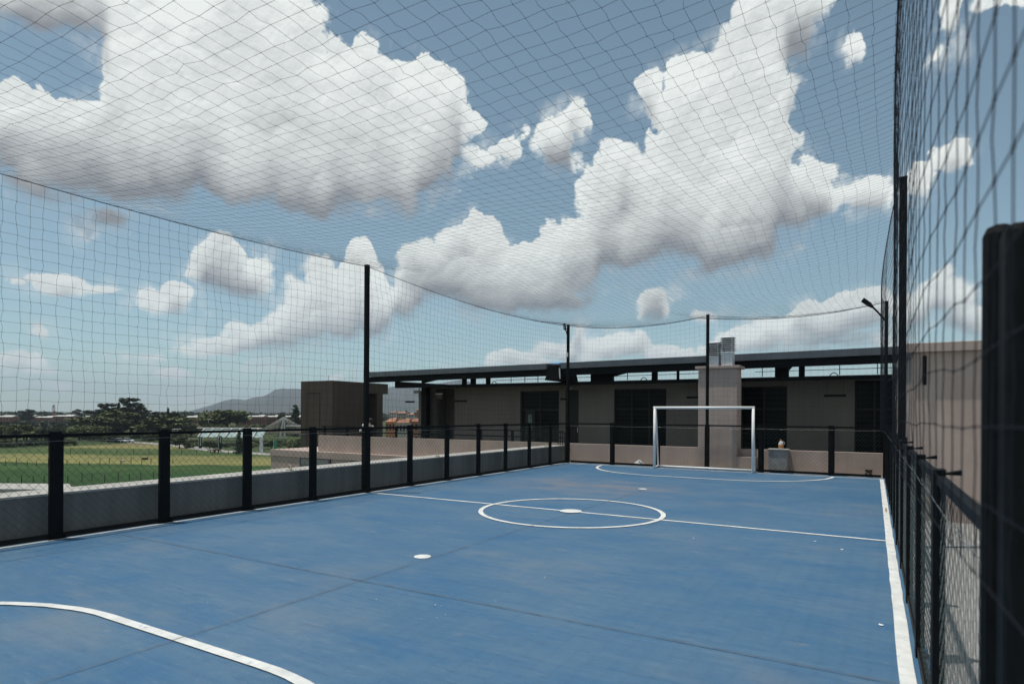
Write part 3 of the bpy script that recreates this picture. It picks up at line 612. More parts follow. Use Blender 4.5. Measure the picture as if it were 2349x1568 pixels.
MB().lathe((-.12, 20.82, .0), [(.085, 0), (.105, .2), (.11, .205), (.1, .205), (.08, .02)], 18).build('pail', BRN, bk, smooth=True)
MB().tube([(-.225, 20.82, .19), (-.2, 20.76, .12), (-.12, 20.72, .09), (-.04, 20.76, .12), (-.015, 20.82, .19)], .005, 6).build('handle', ZINC, bk)

# ================================================================ club house behind the far end
ch = thing('club_house', 'low olive-grey club house in the shade of a wide dark steel roof', 'building', (-8, 26, 0))
YB = 24.0
open_ = [(-18.42, -17.26, 2.99), (-13.66, -11.73, 2.79), (-11.42, -10.80, 2.81), (-9.22, -7.04, 2.81), (-4.24, -2.67, 2.83), (-.56, .62, 2.98)]
xs = -18.95
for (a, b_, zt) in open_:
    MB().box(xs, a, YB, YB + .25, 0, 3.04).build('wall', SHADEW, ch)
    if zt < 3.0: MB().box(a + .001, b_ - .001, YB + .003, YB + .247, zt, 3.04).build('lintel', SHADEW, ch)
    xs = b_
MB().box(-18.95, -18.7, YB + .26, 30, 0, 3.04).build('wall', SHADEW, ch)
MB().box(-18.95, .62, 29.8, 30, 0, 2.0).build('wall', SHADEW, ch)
DOORM = mat('charcoal_frame', (.010, .011, .012), rough=.5, var=.2, spec=.3)
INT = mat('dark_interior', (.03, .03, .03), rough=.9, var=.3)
def window(a, b_, z0, zt, bays, mid=None, name='window'):
    w = MB(); t_ = .05
    y0, y1 = YB + .12, YB + .19
    w.box(a, a + t_, y0, y1, z0, zt); w.box(b_ - t_, b_, y0, y1, z0, zt); w.box(a + t_, b_ - t_, y0, y1, zt - t_, zt); w.box(a + t_, b_ - t_, y0, y1, z0, z0 + t_)
    for k in range(1, bays): x = a + (b_ - a) * k / bays; w.box(x - .03, x + .03, y0, y1, z0 + t_, zt - t_)
    if mid: w.box(a + t_, b_ - t_, y0 + .004, y1 - .004, mid - .03, mid + .03)
    o = w.build(name, DOORM, ch)
    for k in range(bays):
        xa = a + (b_ - a) * k / bays + .035; xb = a + (b_ - a) * (k + 1) / bays - .035
        for (za, zb_) in ([(z0 + t_, mid - .031), (mid + .031, zt - t_)] if mid else [(z0 + t_, zt - t_)]):
            MB().box(xa, xb, y0 + .03, y0 + .042, za, zb_).build('pane', GLASS, o)
            n = int((zb_ - za) / .16)
            if zb_ - za > .7:
                for q in range(1, n): MB().box(xa, xb, y0 + .020, y0 + .0295, za + q * (zb_ - za) / n - .006, za + q * (zb_ - za) / n + .006).build('glazing_bar', DOORM, o)
    return o
window(-13.66, -11.73, .02, 2.79, 2, 1.95)
window(-9.22, -7.04, .02, 2.81, 3, 2.0)
window(-4.24, -2.67, .02, 2.83, 2, 2.0)
window(-.56, .62, .02, 2.98, 2, 2.0)
dd = MB().box(-11.40, -10.82, YB + .14, YB + .19, .02, 2.80).build('door', DOORM, ch); MB().tube([(-10.9, YB + .13, 1.0), (-10.9, YB + .13, 1.2)], .012, 8).build('handle', ZINC, dd)
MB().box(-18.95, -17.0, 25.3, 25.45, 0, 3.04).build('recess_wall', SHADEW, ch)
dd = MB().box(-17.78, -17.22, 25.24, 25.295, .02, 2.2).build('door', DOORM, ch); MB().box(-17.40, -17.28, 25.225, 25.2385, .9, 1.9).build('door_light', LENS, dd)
DL = mat('daylit_door_glass', (.10, .14, .13), rough=.15, var=.5, scale=3)  # paler green base colour imitates sky reflection and daylight beyond the pane
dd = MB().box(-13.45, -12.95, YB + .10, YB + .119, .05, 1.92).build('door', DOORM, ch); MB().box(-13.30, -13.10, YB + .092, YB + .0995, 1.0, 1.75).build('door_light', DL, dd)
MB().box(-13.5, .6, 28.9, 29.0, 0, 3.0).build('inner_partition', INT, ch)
MB().box(-19.2, .75, YB - .25, 30.1, 3.042, 3.14).build('ceiling_slab', mat('dark_slab', (.03, .031, .033), rough=.8, var=.2), ch)
# column at the open left end
MB().box(-18.72, -18.42, 23.3, 23.6, 0, 3.04).build('column', BLACK, ch)
MB().box(-19.0, -18.74, 23.45, 23.98, 0, 2.78).build('pier', SHADEW, ch)
# steel roof: two sheets with a gap, edge beam, deep front girder, purlins and short posts
def zroof(x): return 3.66 + (x + 21.57) * .0073
for (xa, xb) in ((-21.57, -11.55), (-10.97, 1.6)):
    za, zb_ = zroof(xa), zroof(xb); yb = 31.5; rise = .62
    MB().hexa([(xa, 22.45, za - .135), (xb, 22.45, zb_ - .135), (xb, yb, zb_ - .135 + rise), (xa, yb, za - .135 + rise), (xa, 22.45, za + .10), (xb, 22.45, zb_ + .10), (xb, yb, zb_ + .10 + rise), (xa, yb, za + .10 + rise)]).build('roof_sheet', ROOFG, ch)
    MB().hexa([(xa + .05, 22.55, za - .40), (xb, 22.55, zb_ - .40), (xb, 22.68, zb_ - .40), (xa + .05, 22.68, za - .40), (xa + .05, 22.55, za - .137), (xb, 22.55, zb_ - .137), (xb, 22.68, zb_ - .13), (xa + .05, 22.68, za - .13)]).build('edge_beam', BLACK, ch)
    MB().box(xa + .02, xa + .05, 22.43, 22.449, za - .5, za + .04).build('gutter_end', BLACK, ch)
    x = xa + 1.0
    while x < xb:
        MB().hexa([(x, 22.7, zroof(x) - .33), (x + .12, 22.7, zroof(x) - .33), (x + .12, yb - .2, zroof(x) + .25), (x, yb - .2, zroof(x) + .25), (x, 22.7, zroof(x) - .142), (x + .12, 22.7, zroof(x) - .142), (x + .12, yb - .2, zroof(x) + .44), (x, yb - .2, zroof(x) + .44)]).build('purlin', BLACK, ch); x += 2.4
hp = MB(); hp.hexa([(-11.60, 22.40, 3.15), (-10.92, 22.40, 3.15), (-10.92, 24.2, 3.15), (-11.60, 24.2, 3.15), (-11.42, 22.42, 3.74), (-11.08, 22.42, 3.74), (-11.08, 24.2, 3.8), (-11.42, 24.2, 3.8)]); hp.build('rain_hopper', BLACK, ch)
MB().quad((-11.58, 22.50, 3.86), (-11.26, 22.50, 3.845), (-11.26, 23.0, 3.93), (-11.58, 23.0, 3.94)).build('tarpaulin_scrap', BLUET, ch)
MB().quad((-11.24, 22.50, 3.85), (-10.98, 22.50, 3.80), (-10.98, 23.0, 3.9), (-11.24, 23.0, 3.93)).build('tarpaulin_scrap', BLUET, ch)
MB().tube([(-10.95, 22.44, 3.62), (-10.93, 22.44, 3.2)], .03, 8).build('downpipe', ZINC, ch)
MB().hexa([(-19.9, 22.75, 2.98), (-16.9, 22.75, 2.98), (-16.9, 23.0, 2.98), (-19.9, 23.0, 2.98), (-19.9, 22.75, 3.30), (-16.9, 22.75, 3.10), (-16.9, 23.0, 3.10), (-19.9, 23.0, 3.30)]).build('girder', BLACK, ch)
MB().box(-16.9, .7, 22.95, 23.12, 2.96, 3.08).build('girder', BLACK, ch)
MB().box(-16.9, .75, 23.125, YB - .251, 3.03, 3.08).build('soffit', mat('soffit_board', (.05, .05, .05), rough=.9), ch)
for x, w_ in ((-16.25, .17), (-15.78, .19), (-14.95, .16), (-9.9, .9), (-7.37, .19), (-6.41, .09), (-2.97, .42), (-2.22, .18)):
    MB().box(x, x + w_, 23.15, 23.15 + min(w_, .3), 3.082, zroof(x) - .16).build('roof_post', BLACK, ch)
for xa, xb in ((-8.99, -7.45), (-2.54, -2.24), (-18.6, -16.3)):      # tapering gusset plates hung from the edge beam
    za, zb_ = zroof(xa) - .16, zroof(xb) - .16
    b = MB(); b.add([(xa, 23.16, za - .34), (xa, 23.16, za), (xb, 23.16, zb_), (xa, 23.2, za - .34), (xa, 23.2, za), (xb, 23.2, zb_)], [(0, 1, 2), (3, 5, 4), (0, 3, 4, 1), (1, 4, 5, 2), (2, 5, 3, 0)]); b.build('gusset', BLACK, ch)
MB().tube([(-14.7, 23.6, 3.27), (-5.1, 23.6, 3.34)], .012, 6).build('guard_cable', BLACK, ch); MB().tube([(-3.7, 23.6, 3.33), (.7, 23.6, 3.35)], .012, 6).build('guard_cable', BLACK, ch)
for x in (-13.9, -13.2, -12.55, -8.5, -3.45, -3.02, -1.0, .1): MB().tube([(x, 23.6, 3.145), (x, 23.6, zroof(x) - .13)], .016, 6).build('guard_post', BLACK, ch)
for x in (-14.8, -7.9, -5.6, -1.3):      # looping cables
    MB().tube([(x + .28 * k / 6, 23.4, 3.10 + .12 * math.sin(math.pi * k / 6)) for k in range(7)], .016, 6).build('cable_loop', BLACK, ch)
# hanging linear lamps
for (xa, xb, z, lab) in ((-19.6, -19.06, 2.32, 'black hanging strip lamp under the roof left of the dark column'), (-16.67, -16.01, 2.34, 'black hanging strip lamp in front of the left wall panel'), (-11.27, -10.87, 2.39, 'black hanging strip lamp beside the far left net pole'), (-6.03, -5.6, 2.42, 'black hanging strip lamp just left of the chimney'), (-1.44, -.79, 2.44, 'black hanging strip lamp in front of the right wall panel')):
    t = thing('strip_lamp', lab, 'lamp', ((xa + xb) / 2, 23.2, z), 'hanging strip lamps under the club house roof')
    MB().box(xa, xb, 23.17, 23.23, z - .04, z + .04).build('housing', BLACK, t, bevel=.005)
    for x in (xa + .08, xb - .08): MB().tube([(x, 23.2, z + .04), (x, 23.2, 3.02)], .004, 5).build('suspension_wire', BLACK, t)
sg = thing('exit_sign', 'small grey and white wall sign beside the dark column', 'sign', (-18.1, 23.97, 2.6))
MB().box(-18.33, -17.97, 23.96, 23.995, 2.48, 2.68).build('panel', mat('sign_grey', (.12, .13, .125), rough=.6), sg); MB().box(-18.35, -17.95, 23.93, 23.995, 2.682, 2.74).build('lamp_bar', mat('sign_white', (.7, .7, .68), rough=.5), sg)
sp_ = thing('loudspeaker', 'small pale box speaker under the eave at the pier', 'speaker', (-19.0, 23.35, 2.8))
MB().box(-19.15, -18.8, 23.25, 23.44, 2.72, 2.86).build('cabinet', mat('speaker_grey', (.3, .29, .27), rough=.6), sp_, bevel=.01); MB().tube([(-18.95, 23.4, 2.86), (-18.95, 23.5, 3.0)], .02, 6).build('bracket', BLACK, sp_)
bl = thing('bulkhead_lamp', 'small bulkhead lamp on the wall right of the far left pole', 'lamp', (-11.08, 23.95, 2.95))
MB().lathe((-11.1, 23.9, 2.84), [(.09, 0), (.08, .05), (.03, .11), (.02, .14)], 12).build('shade', LENS, bl)

# terrace rail on the long parapet
tr = thing('terrace_railing', 'dark two-bar steel railing on the parapet left of the court', 'railing', (-17, 21.3, .66))
for z in (1.08, .84): MB().box(-23.3, -10.2, 21.29, 21.33, z, z + .045).build('rail', BLACK, tr)
x = -23.2
while x < -10.2: MB().box(x, x + .10, 21.335, 21.40, .667, 1.10).build('post', BLACK, tr); x += 1.52
st = thing('stair_railing', 'black stair railing in the gap beside the far left corner', 'railing', (-10.2, 21.0, 0))
for k in range(6): MB().box(-10.32 + k * .09, -10.30 + k * .09, 21.05, 21.07, .0, 1.05 - .0 * k).build('baluster', BLACK, st)
for z in (1.05, .72, .40): MB().box(-10.36, -9.80, 21.045, 21.075, z, z + .03).build('rail', BLACK, st)

# person leaning on the terrace railing
def person():
    t = thing('person', 'person in a white shirt leaning on the terrace railing behind the pole', 'person', (-20.95, 21.75, 0)); t.rotation_euler.z = R(80)
    P = {'pelvis': (0, .10, .90), 'chest': (.02, -.16, 1.17), 'neck': (.09, -.30, 1.28), 'head': (.15, -.36, 1.36), 'crown': (.18, -.39, 1.44),
         'hipL': (-.09, .10, .86), 'kneeL': (-.10, .02, .47), 'ankL': (-.10, .10, .08), 'toeL': (-.11, -.06, .035),
         'hipR': (.09, .10, .86), 'kneeR': (.10, .06, .47), 'ankR': (.11, .16, .08), 'toeR': (.12, .0, .035),
         'shL': (-.16, -.20, 1.20), 'elL': (-.22, -.44, 1.13), 'wrL': (-.06, -.56, 1.15), 'shR': (.18, -.20, 1.20), 'elR': (.25, -.44, 1.13), 'wrR': (.10, -.57, 1.15)}
    rad = {'pelvis': .14, 'chest': .135, 'neck': .055, 'head': .085, 'crown': .07, 'hipL': .085, 'kneeL': .058, 'ankL': .042, 'toeL': .035, 'hipR': .085, 'kneeR': .058, 'ankR': .042, 'toeR': .035, 'shL': .062, 'elL': .042, 'wrL': .03, 'shR': .062, 'elR': .042, 'wrR': .03}
    E = [('pelvis', 'chest'), ('chest', 'neck'), ('neck', 'head'), ('head', 'crown'), ('pelvis', 'hipL'), ('hipL', 'kneeL'), ('kneeL', 'ankL'), ('ankL', 'toeL'), ('pelvis', 'hipR'), ('hipR', 'kneeR'), ('kneeR', 'ankR'), ('ankR', 'toeR'), ('chest', 'shL'), ('shL', 'elL'), ('elL', 'wrL'), ('chest', 'shR'), ('shR', 'elR'), ('elR', 'wrR')]
    names = list(P); me = bpy.data.meshes.new('body'); me.from_pydata([P[n] for n in names], [(names.index(a), names.index(b)) for a, b in E], [])
    m = bpy.data.materials.new('clothes_and_skin'); m.use_nodes = True; nt = m.node_tree; N = nt.nodes; L = nt.links
    tc = N.new('ShaderNodeTexCoord'); sx = N.new('ShaderNodeSeparateXYZ'); L.new(tc.outputs['Object'], sx.inputs[0]); cr = N.new('ShaderNodeValToRGB'); dv = N.new('ShaderNodeMath'); dv.operation = 'DIVIDE'; dv.inputs[1].default_value = 1.6; L.new(sx.outputs[2], dv.inputs[0]); L.new(dv.outputs[0], cr.inputs[0])
    cr.color_ramp.interpolation = 'CONSTANT'; el = cr.color_ramp.elements; el[0].position = 0; el[0].color = (.01, .01, .012, 1); el[1].position = .55; el[1].color = (.62, .62, .60, 1)
    e = el.new(.795); e.color = (.20, .11, .07, 1); mt = N['Principled BSDF']; mt.inputs['Roughness'].default_value = .8; L.new(cr.outputs[0], mt.inputs['Base Color'])
    o = bpy.data.objects.new('body', me); col.objects.link(o); o.parent = t; me.materials.append(m)
    md = o.modifiers.new('skin', 'SKIN'); md.use_smooth_shade = True
    for i, n in enumerate(names): me.skin_vertices[0].data[i].radius = (rad[n], rad[n])
    me.skin_vertices[0].data[0].use_root = True
    sb = o.modifiers.new('sub', 'SUBSURF'); sb.levels = 1; sb.render_levels = 2
    HAIR = mat('dark_hair', (.012, .010, .009), rough=.7, var=.3, scale=30)
    c = Vector(P['head']) + Vector((.012, .0, .045)); b = MB(); vs = []
    for i in range(9):
        th = math.pi * i / 8
        for j in range(12):
            ph = 2 * math.pi * j / 12; vs.append(c + Vector((.122 * math.sin(th) * math.cos(ph), .122 * math.sin(th) * math.sin(ph) + .01, .125 * math.cos(th))))
    b.add([v + BASE[t] for v in vs], [(i * 12 + j, i * 12 + (j + 1) % 12, (i + 1) * 12 + (j + 1) % 12, (i + 1) * 12 + j) for i in range(8) for j in range(12)]); b.build('hair', HAIR, t, smooth=True)
person()

# ================================================================ stair tower, low wing, right-hand block
tw = thing('stair_tower', 'dark brown cubic stair tower with a doorway, left of the club house', 'building', (-30, 29, 0))
cx = -28.6
MB().box(-31.4, cx, 27.0, 29.72, -6, 3.75).build('wall', STUCCO_D, tw)
MB().box(-31.4, cx - .9, 29.721, 30.95, -6, 3.06).build('door_recess_wall', STUCCO_D, tw)
MB().box(-31.4, cx, 30.951, 31.5, -6, 3.06).build('wall', STUCCO_D, tw)
MB().box(-31.4, cx + .0, 29.721, 32.0, 3.062, 3.75).build('roof_slab', STUCCO_D, tw)
d_ = MB().box(cx - .895, cx - .86, 29.75, 30.92, .0, 2.15).build('door', DOORM, tw); MB().box(cx - .858, cx - .85, 29.82, 29.92, .9, 1.25).build('notice', WHITEP, d_)
MB().box(cx - .86, cx - .75, 30.1, 30.4, 2.20, 2.24).build('lamp', LENS, tw)
gr = MB(); 
for (xa, xb) in ((-30.86, -30.83), (-29.71, -29.68)): gr.box(xa, xb, 26.994, 26.999, -3, 3.0)
gr.box(-30.86, -29.68, 26.994, 26.9985, 2.97, 3.0); gr.build('reveal_groove', BLACK, tw)
MB().tube([(-30.0, 28, 3.75), (-30.0, 28, 4.15)], .012, 6).build('lightning_rod', BLACK, tw)

lw = thing('low_wing', 'lower brown wing with a flat roof and shuttered windows left of the court', 'building', (-19, 21, -3))
MB().box(-26.5, -10.58, 20.9, 21.19, GZ, -.43).build('wall', STUCCO, lw)
MB().box(-26.54, -10.58, 20.86, 21.19, -.428, -.113).build('roof_fascia', STUCCO, lw)
MB().box(-26.54, -23.41, 21.191, 26.95, GZ, -.115).build('roof_deck', STUCCO, lw)
MB().box(-23.39, -10.58, 21.43, 33.0, GZ, -.04).build('terrace_body', STUCCO, lw)
SHUT = mat('grey_green_shutter', (.20, .205, .185), rough=.7, var=.15, scale=4)
for xa, xb in ((-24.3, -22.2), (-20.9, -18.6), (-16.9, -14.6)):
    w = MB().box(xa, xb, 20.84, 20.899, -2.0, -.435).build('window', mat('window_surround', (.07, .075, .08), rough=.6), lw)
    for k in range(2):
        x0_ = xa + .14 + k * (xb - xa - .2) / 2; x1_ = x0_ + (xb - xa - .28) / 2
        MB().box(x0_, x1_, 20.828, 20.8395, -1.95, -.78).build('shutter', SHUT, w); MB().box(x0_, x1_, 20.820, 20.8395, -.76, -.50).build('shutter', SHUT, w)
near = thing('lower_roof_edge', 'pale coping of a lower roof just visible at the left edge below the field', 'roof', (-32, 12, GZ))
a_, b_, c_, d_2 = bearing(-90, 38), bearing(168, 38), bearing(160, 41), bearing(-90, 41)
MB().hexa([(v.x, v.y, -3.3) for v in (a_, b_, c_, d_2)] + [(v.x, v.y, -3.05) for v in (a_, b_, c_, d_2)]).build('coping', CONC, near)
MB().hexa([(v.x, v.y, GZ) for v in (a_, b_, c_, d_2)] + [(v.x, v.y, -3.302) for v in (a_, b_, c_, d_2)]).build('wall', GREYW, near)

rb = thing('side_building', 'brown stucco block with a projecting flat cap beyond the right-hand fence', 'building', (3, 16, -.6))
MB().box(.56, 6.5, 12.76, 21.0, -.6, 2.86).build('wall', STUCCO, rb)
MB().box(.46, 6.6, 12.66, 21.1, 2.862, 3.02).build('cap_slab', STUCCO, rb, bevel=.01)
MB().tube([(.75, 12.7, 2.8), (.75, 12.7, 2.3)], .03, 8).build('overflow_pipe', BLACK, rb)
st2 = MB().box(.5, 7, -4, 12.75, -.64, -.6); WHC = mat('pale_paving', (.55, .56, .55), rough=.85, var=.08, scale=1, bump=.2)
struct(st2.build('side_terrace', WHC))

# ================================================================ land
def ground_mat(name, c1, c2, c3, s1=.01, s2=.08):
    m = bpy.data.materials.new(name); m.use_nodes = True; nt = m.node_tree; N = nt.nodes; L = nt.links; b = N['Principled BSDF']; b.inputs['Roughness'].default_value = .95; b.inputs['Specular IOR Level'].default_value = .1
    tc = N.new('ShaderNodeTexCoord'); prev = c1
    for s, c in ((s1, c2), (s2, c3)):
        n = N.new('ShaderNodeTexNoise'); n.inputs['Scale'].default_value = s; n.inputs['Detail'].default_value = 8; L.new(tc.outputs['Object'], n.inputs['Vector'])
        r = N.new('ShaderNodeMapRange'); r.inputs[1].default_value = .38; r.inputs[2].default_value = .65; L.new(n.outputs[0], r.inputs[0])
        x = N.new('ShaderNodeMix'); x.data_type = 'RGBA'; L.new(r.outputs[0], x.inputs[0])
        if isinstance(prev, tuple): x.inputs[6].default_value = (*prev, 1)
        else: L.new(prev, x.inputs[6])
        x.inputs[7].default_value = (*c, 1); prev = x.outputs[2]
    L.new(prev, b.inputs['Base Color']); return m
g = MB(); n = 64; g.add([(14000 * math.cos(2 * math.pi * k / n), 14000 * math.sin(2 * math.pi * k / n), GZ) for k in range(n)], [tuple(range(n))])
struct(g.build('ground', ground_mat('rough_grass', (.055, .080, .030), (.085, .095, .040), (.035, .055, .022))))

def pasture_mat():
    m = bpy.data.materials.new('pasture_grass'); m.use_nodes = True; nt = m.node_tree; N = nt.nodes; L = nt.links; b = N['Principled BSDF']; b.inputs['Roughness'].default_value = .95; b.inputs['Specular IOR Level'].default_value = .1
    tc = N.new('ShaderNodeTexCoord').outputs['Object']
    dt = N.new('ShaderNodeVectorMath'); dt.operation = 'DOT_PRODUCT'; L.new(tc, dt.inputs[0]); dt.inputs[1].default_value = (fw.x + .10 * r0.x, fw.y + .10 * r0.y, 0)
    def noise(s, d=6, r=.6):
        n = N.new('ShaderNodeTexNoise'); n.inputs['Scale'].default_value = s; n.inputs['Detail'].default_value = d; n.inputs['Roughness'].default_value = r; L.new(tc, n.inputs['Vector']); return n.outputs[0]
    ma = N.new('ShaderNodeMath'); ma.operation = 'MULTIPLY_ADD'; L.new(noise(.05), ma.inputs[0]); ma.inputs[1].default_value = 16; L.new(dt.outputs[1], ma.inputs[2])
    mr = N.new('ShaderNodeMapRange'); mr.inputs[1].default_value = 55; mr.inputs[2].default_value = 240; L.new(ma.outputs[0], mr.inputs[0])
    cr = N.new('ShaderNodeValToRGB'); L.new(mr.outputs[0], cr.inputs[0]); e = cr.color_ramp.elements
    G1, G2, YL, Y2 = (.034, .072, .023, 1), (.055, .096, .030, 1), (.215, .205, .075, 1), (.180, .175, .068, 1)
    e[0].position = .0; e[0].color = G1; e[1].position = 1; e[1].color = Y2
    for pos, c in ((.30, G1), (.36, G2), (.395, G1), (.41, YL), (.52, Y2), (.56, G2), (.67, (.085, .105, .040, 1)), (.70, YL), (.78, (.2, .17, .08, 1))): q = e.new(pos); q.color = c
    x = N.new('ShaderNodeMix'); x.data_type = 'RGBA'; x.blend_type = 'MULTIPLY'; x.inputs[0].default_value = .8; L.new(cr.outputs[0], x.inputs[6])
    r2 = N.new('ShaderNodeMapRange'); r2.inputs[1].default_value = .3; r2.inputs[2].default_value = .7; r2.inputs[3].default_value = .45; r2.inputs[4].default_value = 1.35; L.new(noise(.16, 10, .78), r2.inputs[0])
    L.new(r2.outputs[0], x.inputs[7]); L.new(x.outputs[2], b.inputs['Base Color']); return m
PM = pasture_mat()
edge = [(-300, 182), (0, 192), (145, 207), (300, 232), (400, 216), (500, 186), (620, 171), (760, 160)]
ps = MB(); vs = [bearing(u, d * .925) for u, d in edge] + [bearing(u, 40) for u in (760, -300)]
ps.add([(v.x, v.y, GZ + .03) for v in vs], [tuple(range(len(vs)))]); struct(ps.build('pasture', PM))
rd = MB(); pts = [bearing(u, d * .925) for u, d in ((290, 240), (330, 236), (410, 218), (500, 190), (620, 175), (760, 164))]
for a, b_ in zip(pts[:-1], pts[1:]):
    d = (b_ - a).normalized(); nrm = Vector((-d.y, d.x, 0)) * 2.6
    rd.quad(*[(q.x, q.y, GZ + .06) for q in (a - nrm, b_ - nrm, b_ + nrm, a + nrm)])
struct(rd.build('gravel_road', mat('gravel', (.30, .28, .26), rough=.95, var=.2, scale=.3)))

# ================================================================ trees
LEAF = [mat('dark_foliage', (.030, .045, .022), rough=.75, var=.4, scale=.35, objvar=.3, c2=(.048, .064, .028)), mat('mid_foliage', (.050, .074, .026), rough=.75, var=.35, scale=.4, objvar=.35, c2=(.100, .115, .040)), mat('eucalyptus_foliage', (.032, .045, .027), rough=.7, var=.4, scale=.35, objvar=.15, c2=(.046, .056, .034))]
BARK = mat('bark', (.09, .075, .06), rough=.95, var=.3, scale=1)
def leaf_mesh(name, lobes, n, size, m, seed, shell=.55):
    r = np.random.RandomState(seed); tot = sum(l[3] * l[4] for l in lobes); C = []
    for (x, y, z, rh, rv) in lobes:
        k = max(8, int(n * rh * rv / tot)); d = r.randn(k, 3); d /= np.linalg.norm(d, axis=1)[:, None]
        q = (shell + (1 - shell) * r.rand(k)) [:, None]; q *= 1 + .12 * r.randn(k, 1)
        C.append(np.array([x, y, z]) + d * q * np.array([rh, rh, rv]))
    C = np.concatenate(C); k = len(C)
    a = r.randn(k, 3); a /= np.linalg.norm(a, axis=1)[:, None]; b_ = np.cross(a, r.randn(k, 3)); b_ /= np.linalg.norm(b_, axis=1)[:, None]
    s = size * (.6 + .8 * r.rand(k, 1)); V = np.stack([C - a * s - b_ * s * .6, C + a * s * .8 - b_ * s * .5, C + a * s + b_ * s * .6, C - a * s * .7 + b_ * s * .7], 1).reshape(-1, 3)
    return np_mesh(name, V, np.arange(4 * k).reshape(-1, 4), m)
def limb_mesh(name, h, r_, lobes):
    b = MB(); b.tube([(0, 0, 0), (.05 * r_, 0, h * .3), (-.1 * r_, .1 * r_, h * .62), (0, 0, h * .9)], [r_, r_ * .75, r_ * .5, r_ * .15], 7)
    for (x, y, z, rh, rv) in lobes[:8]: b.tube([(0, 0, max(.2 * h, z * .6)), (x * .5, y * .5, z * .82), (x, y, z)], [r_ * .4, r_ * .28, r_ * .08], 5)
    return b.mesh(name, BARK)
def kind(seed, style):       # unit tree, 10 m tall
    r = random.Random(seed); lb = []
    if style == 'round':
        for k in range(14): a = r.uniform(0, 6.28); q = r.uniform(.5, 2.9); lb.append((q * math.cos(a), q * math.sin(a), r.uniform(3.2, 8.2 - q * .5), r.uniform(1.1, 1.9), r.uniform(.9, 1.6)))
        return lb, 3600, .27, 1, .28
    if style == 'euc':
        for k in range(13): a = r.uniform(0, 6.28); q = r.uniform(.2, 2.1); z = r.uniform(3.0, 9.3); lb.append((q * math.cos(a), q * math.sin(a), z, r.uniform(.6, 1.25), r.uniform(.4, .8)))
        lb.append((.3, .2, 9.5, .8, .5)); lb += [(r.uniform(-1.2, 1.2), r.uniform(-1.2, 1.2), r.uniform(1.6, 6.5), 1.5, 1.1) for k in range(6)]; return lb, 4200, .25, 2, .24
    if style == 'cone':
        for k in range(16): z = .8 + k * .56; q = (10 - z) * .17; a = r.uniform(0, 6.28); lb.append((q * .4 * math.cos(a), q * .4 * math.sin(a), z, q + .25, .55))
        return lb, 2400, .2, 0, .2
    if style == 'bush':
        for k in range(10): a = r.uniform(0, 6.28); q = r.uniform(.5, 4.5); lb.append((q * math.cos(a), q * math.sin(a), r.uniform(1.5, 6.5 - q * .4), r.uniform(1.6, 2.6), r.uniform(1.3, 2.2)))
        return lb, 1500, .38, 1, .2
PROTO = {}
for st_ in ('round', 'euc', 'cone', 'bush'):
    PROTO[st_] = []
    for sd_ in range(3):
        lb, n_l, sz, mi, tr_ = kind(sd_ * 7 + 3, st_)
        PROTO[st_].append((leaf_mesh(st_ + '_crown', lb, n_l, sz, LEAF[mi if (st_ != 'bush' or sd_) else 0], sd_ + 20), limb_mesh(st_ + '_trunk', 9.0, tr_, lb)))
def tree(u, d, top, width, style, label, group=None, name='tree', zb=GZ, cat='tree'):
    p = bearing(u, d); hgt = zrow(top, d, u) - zb; wid = width / FPX * d
    t = thing(name, label, cat, (p.x, p.y, zb), group)
    cm, tm = PROTO[style][rnd.randrange(3)]
    sx = wid / {'round': 6.8, 'euc': 4.7, 'cone': 4.0, 'bush': 11.0}[style]
    for nm, me in (('crown', cm), ('trunk', tm)):
        o = part(nm, me, t); o.scale = (sx, sx, hgt / {'round': 9.4, 'euc': 10.0, 'cone': 9.9, 'bush': 8.0}[style])
    t.rotation_euler.z = rnd.uniform(0, 6.28); return t
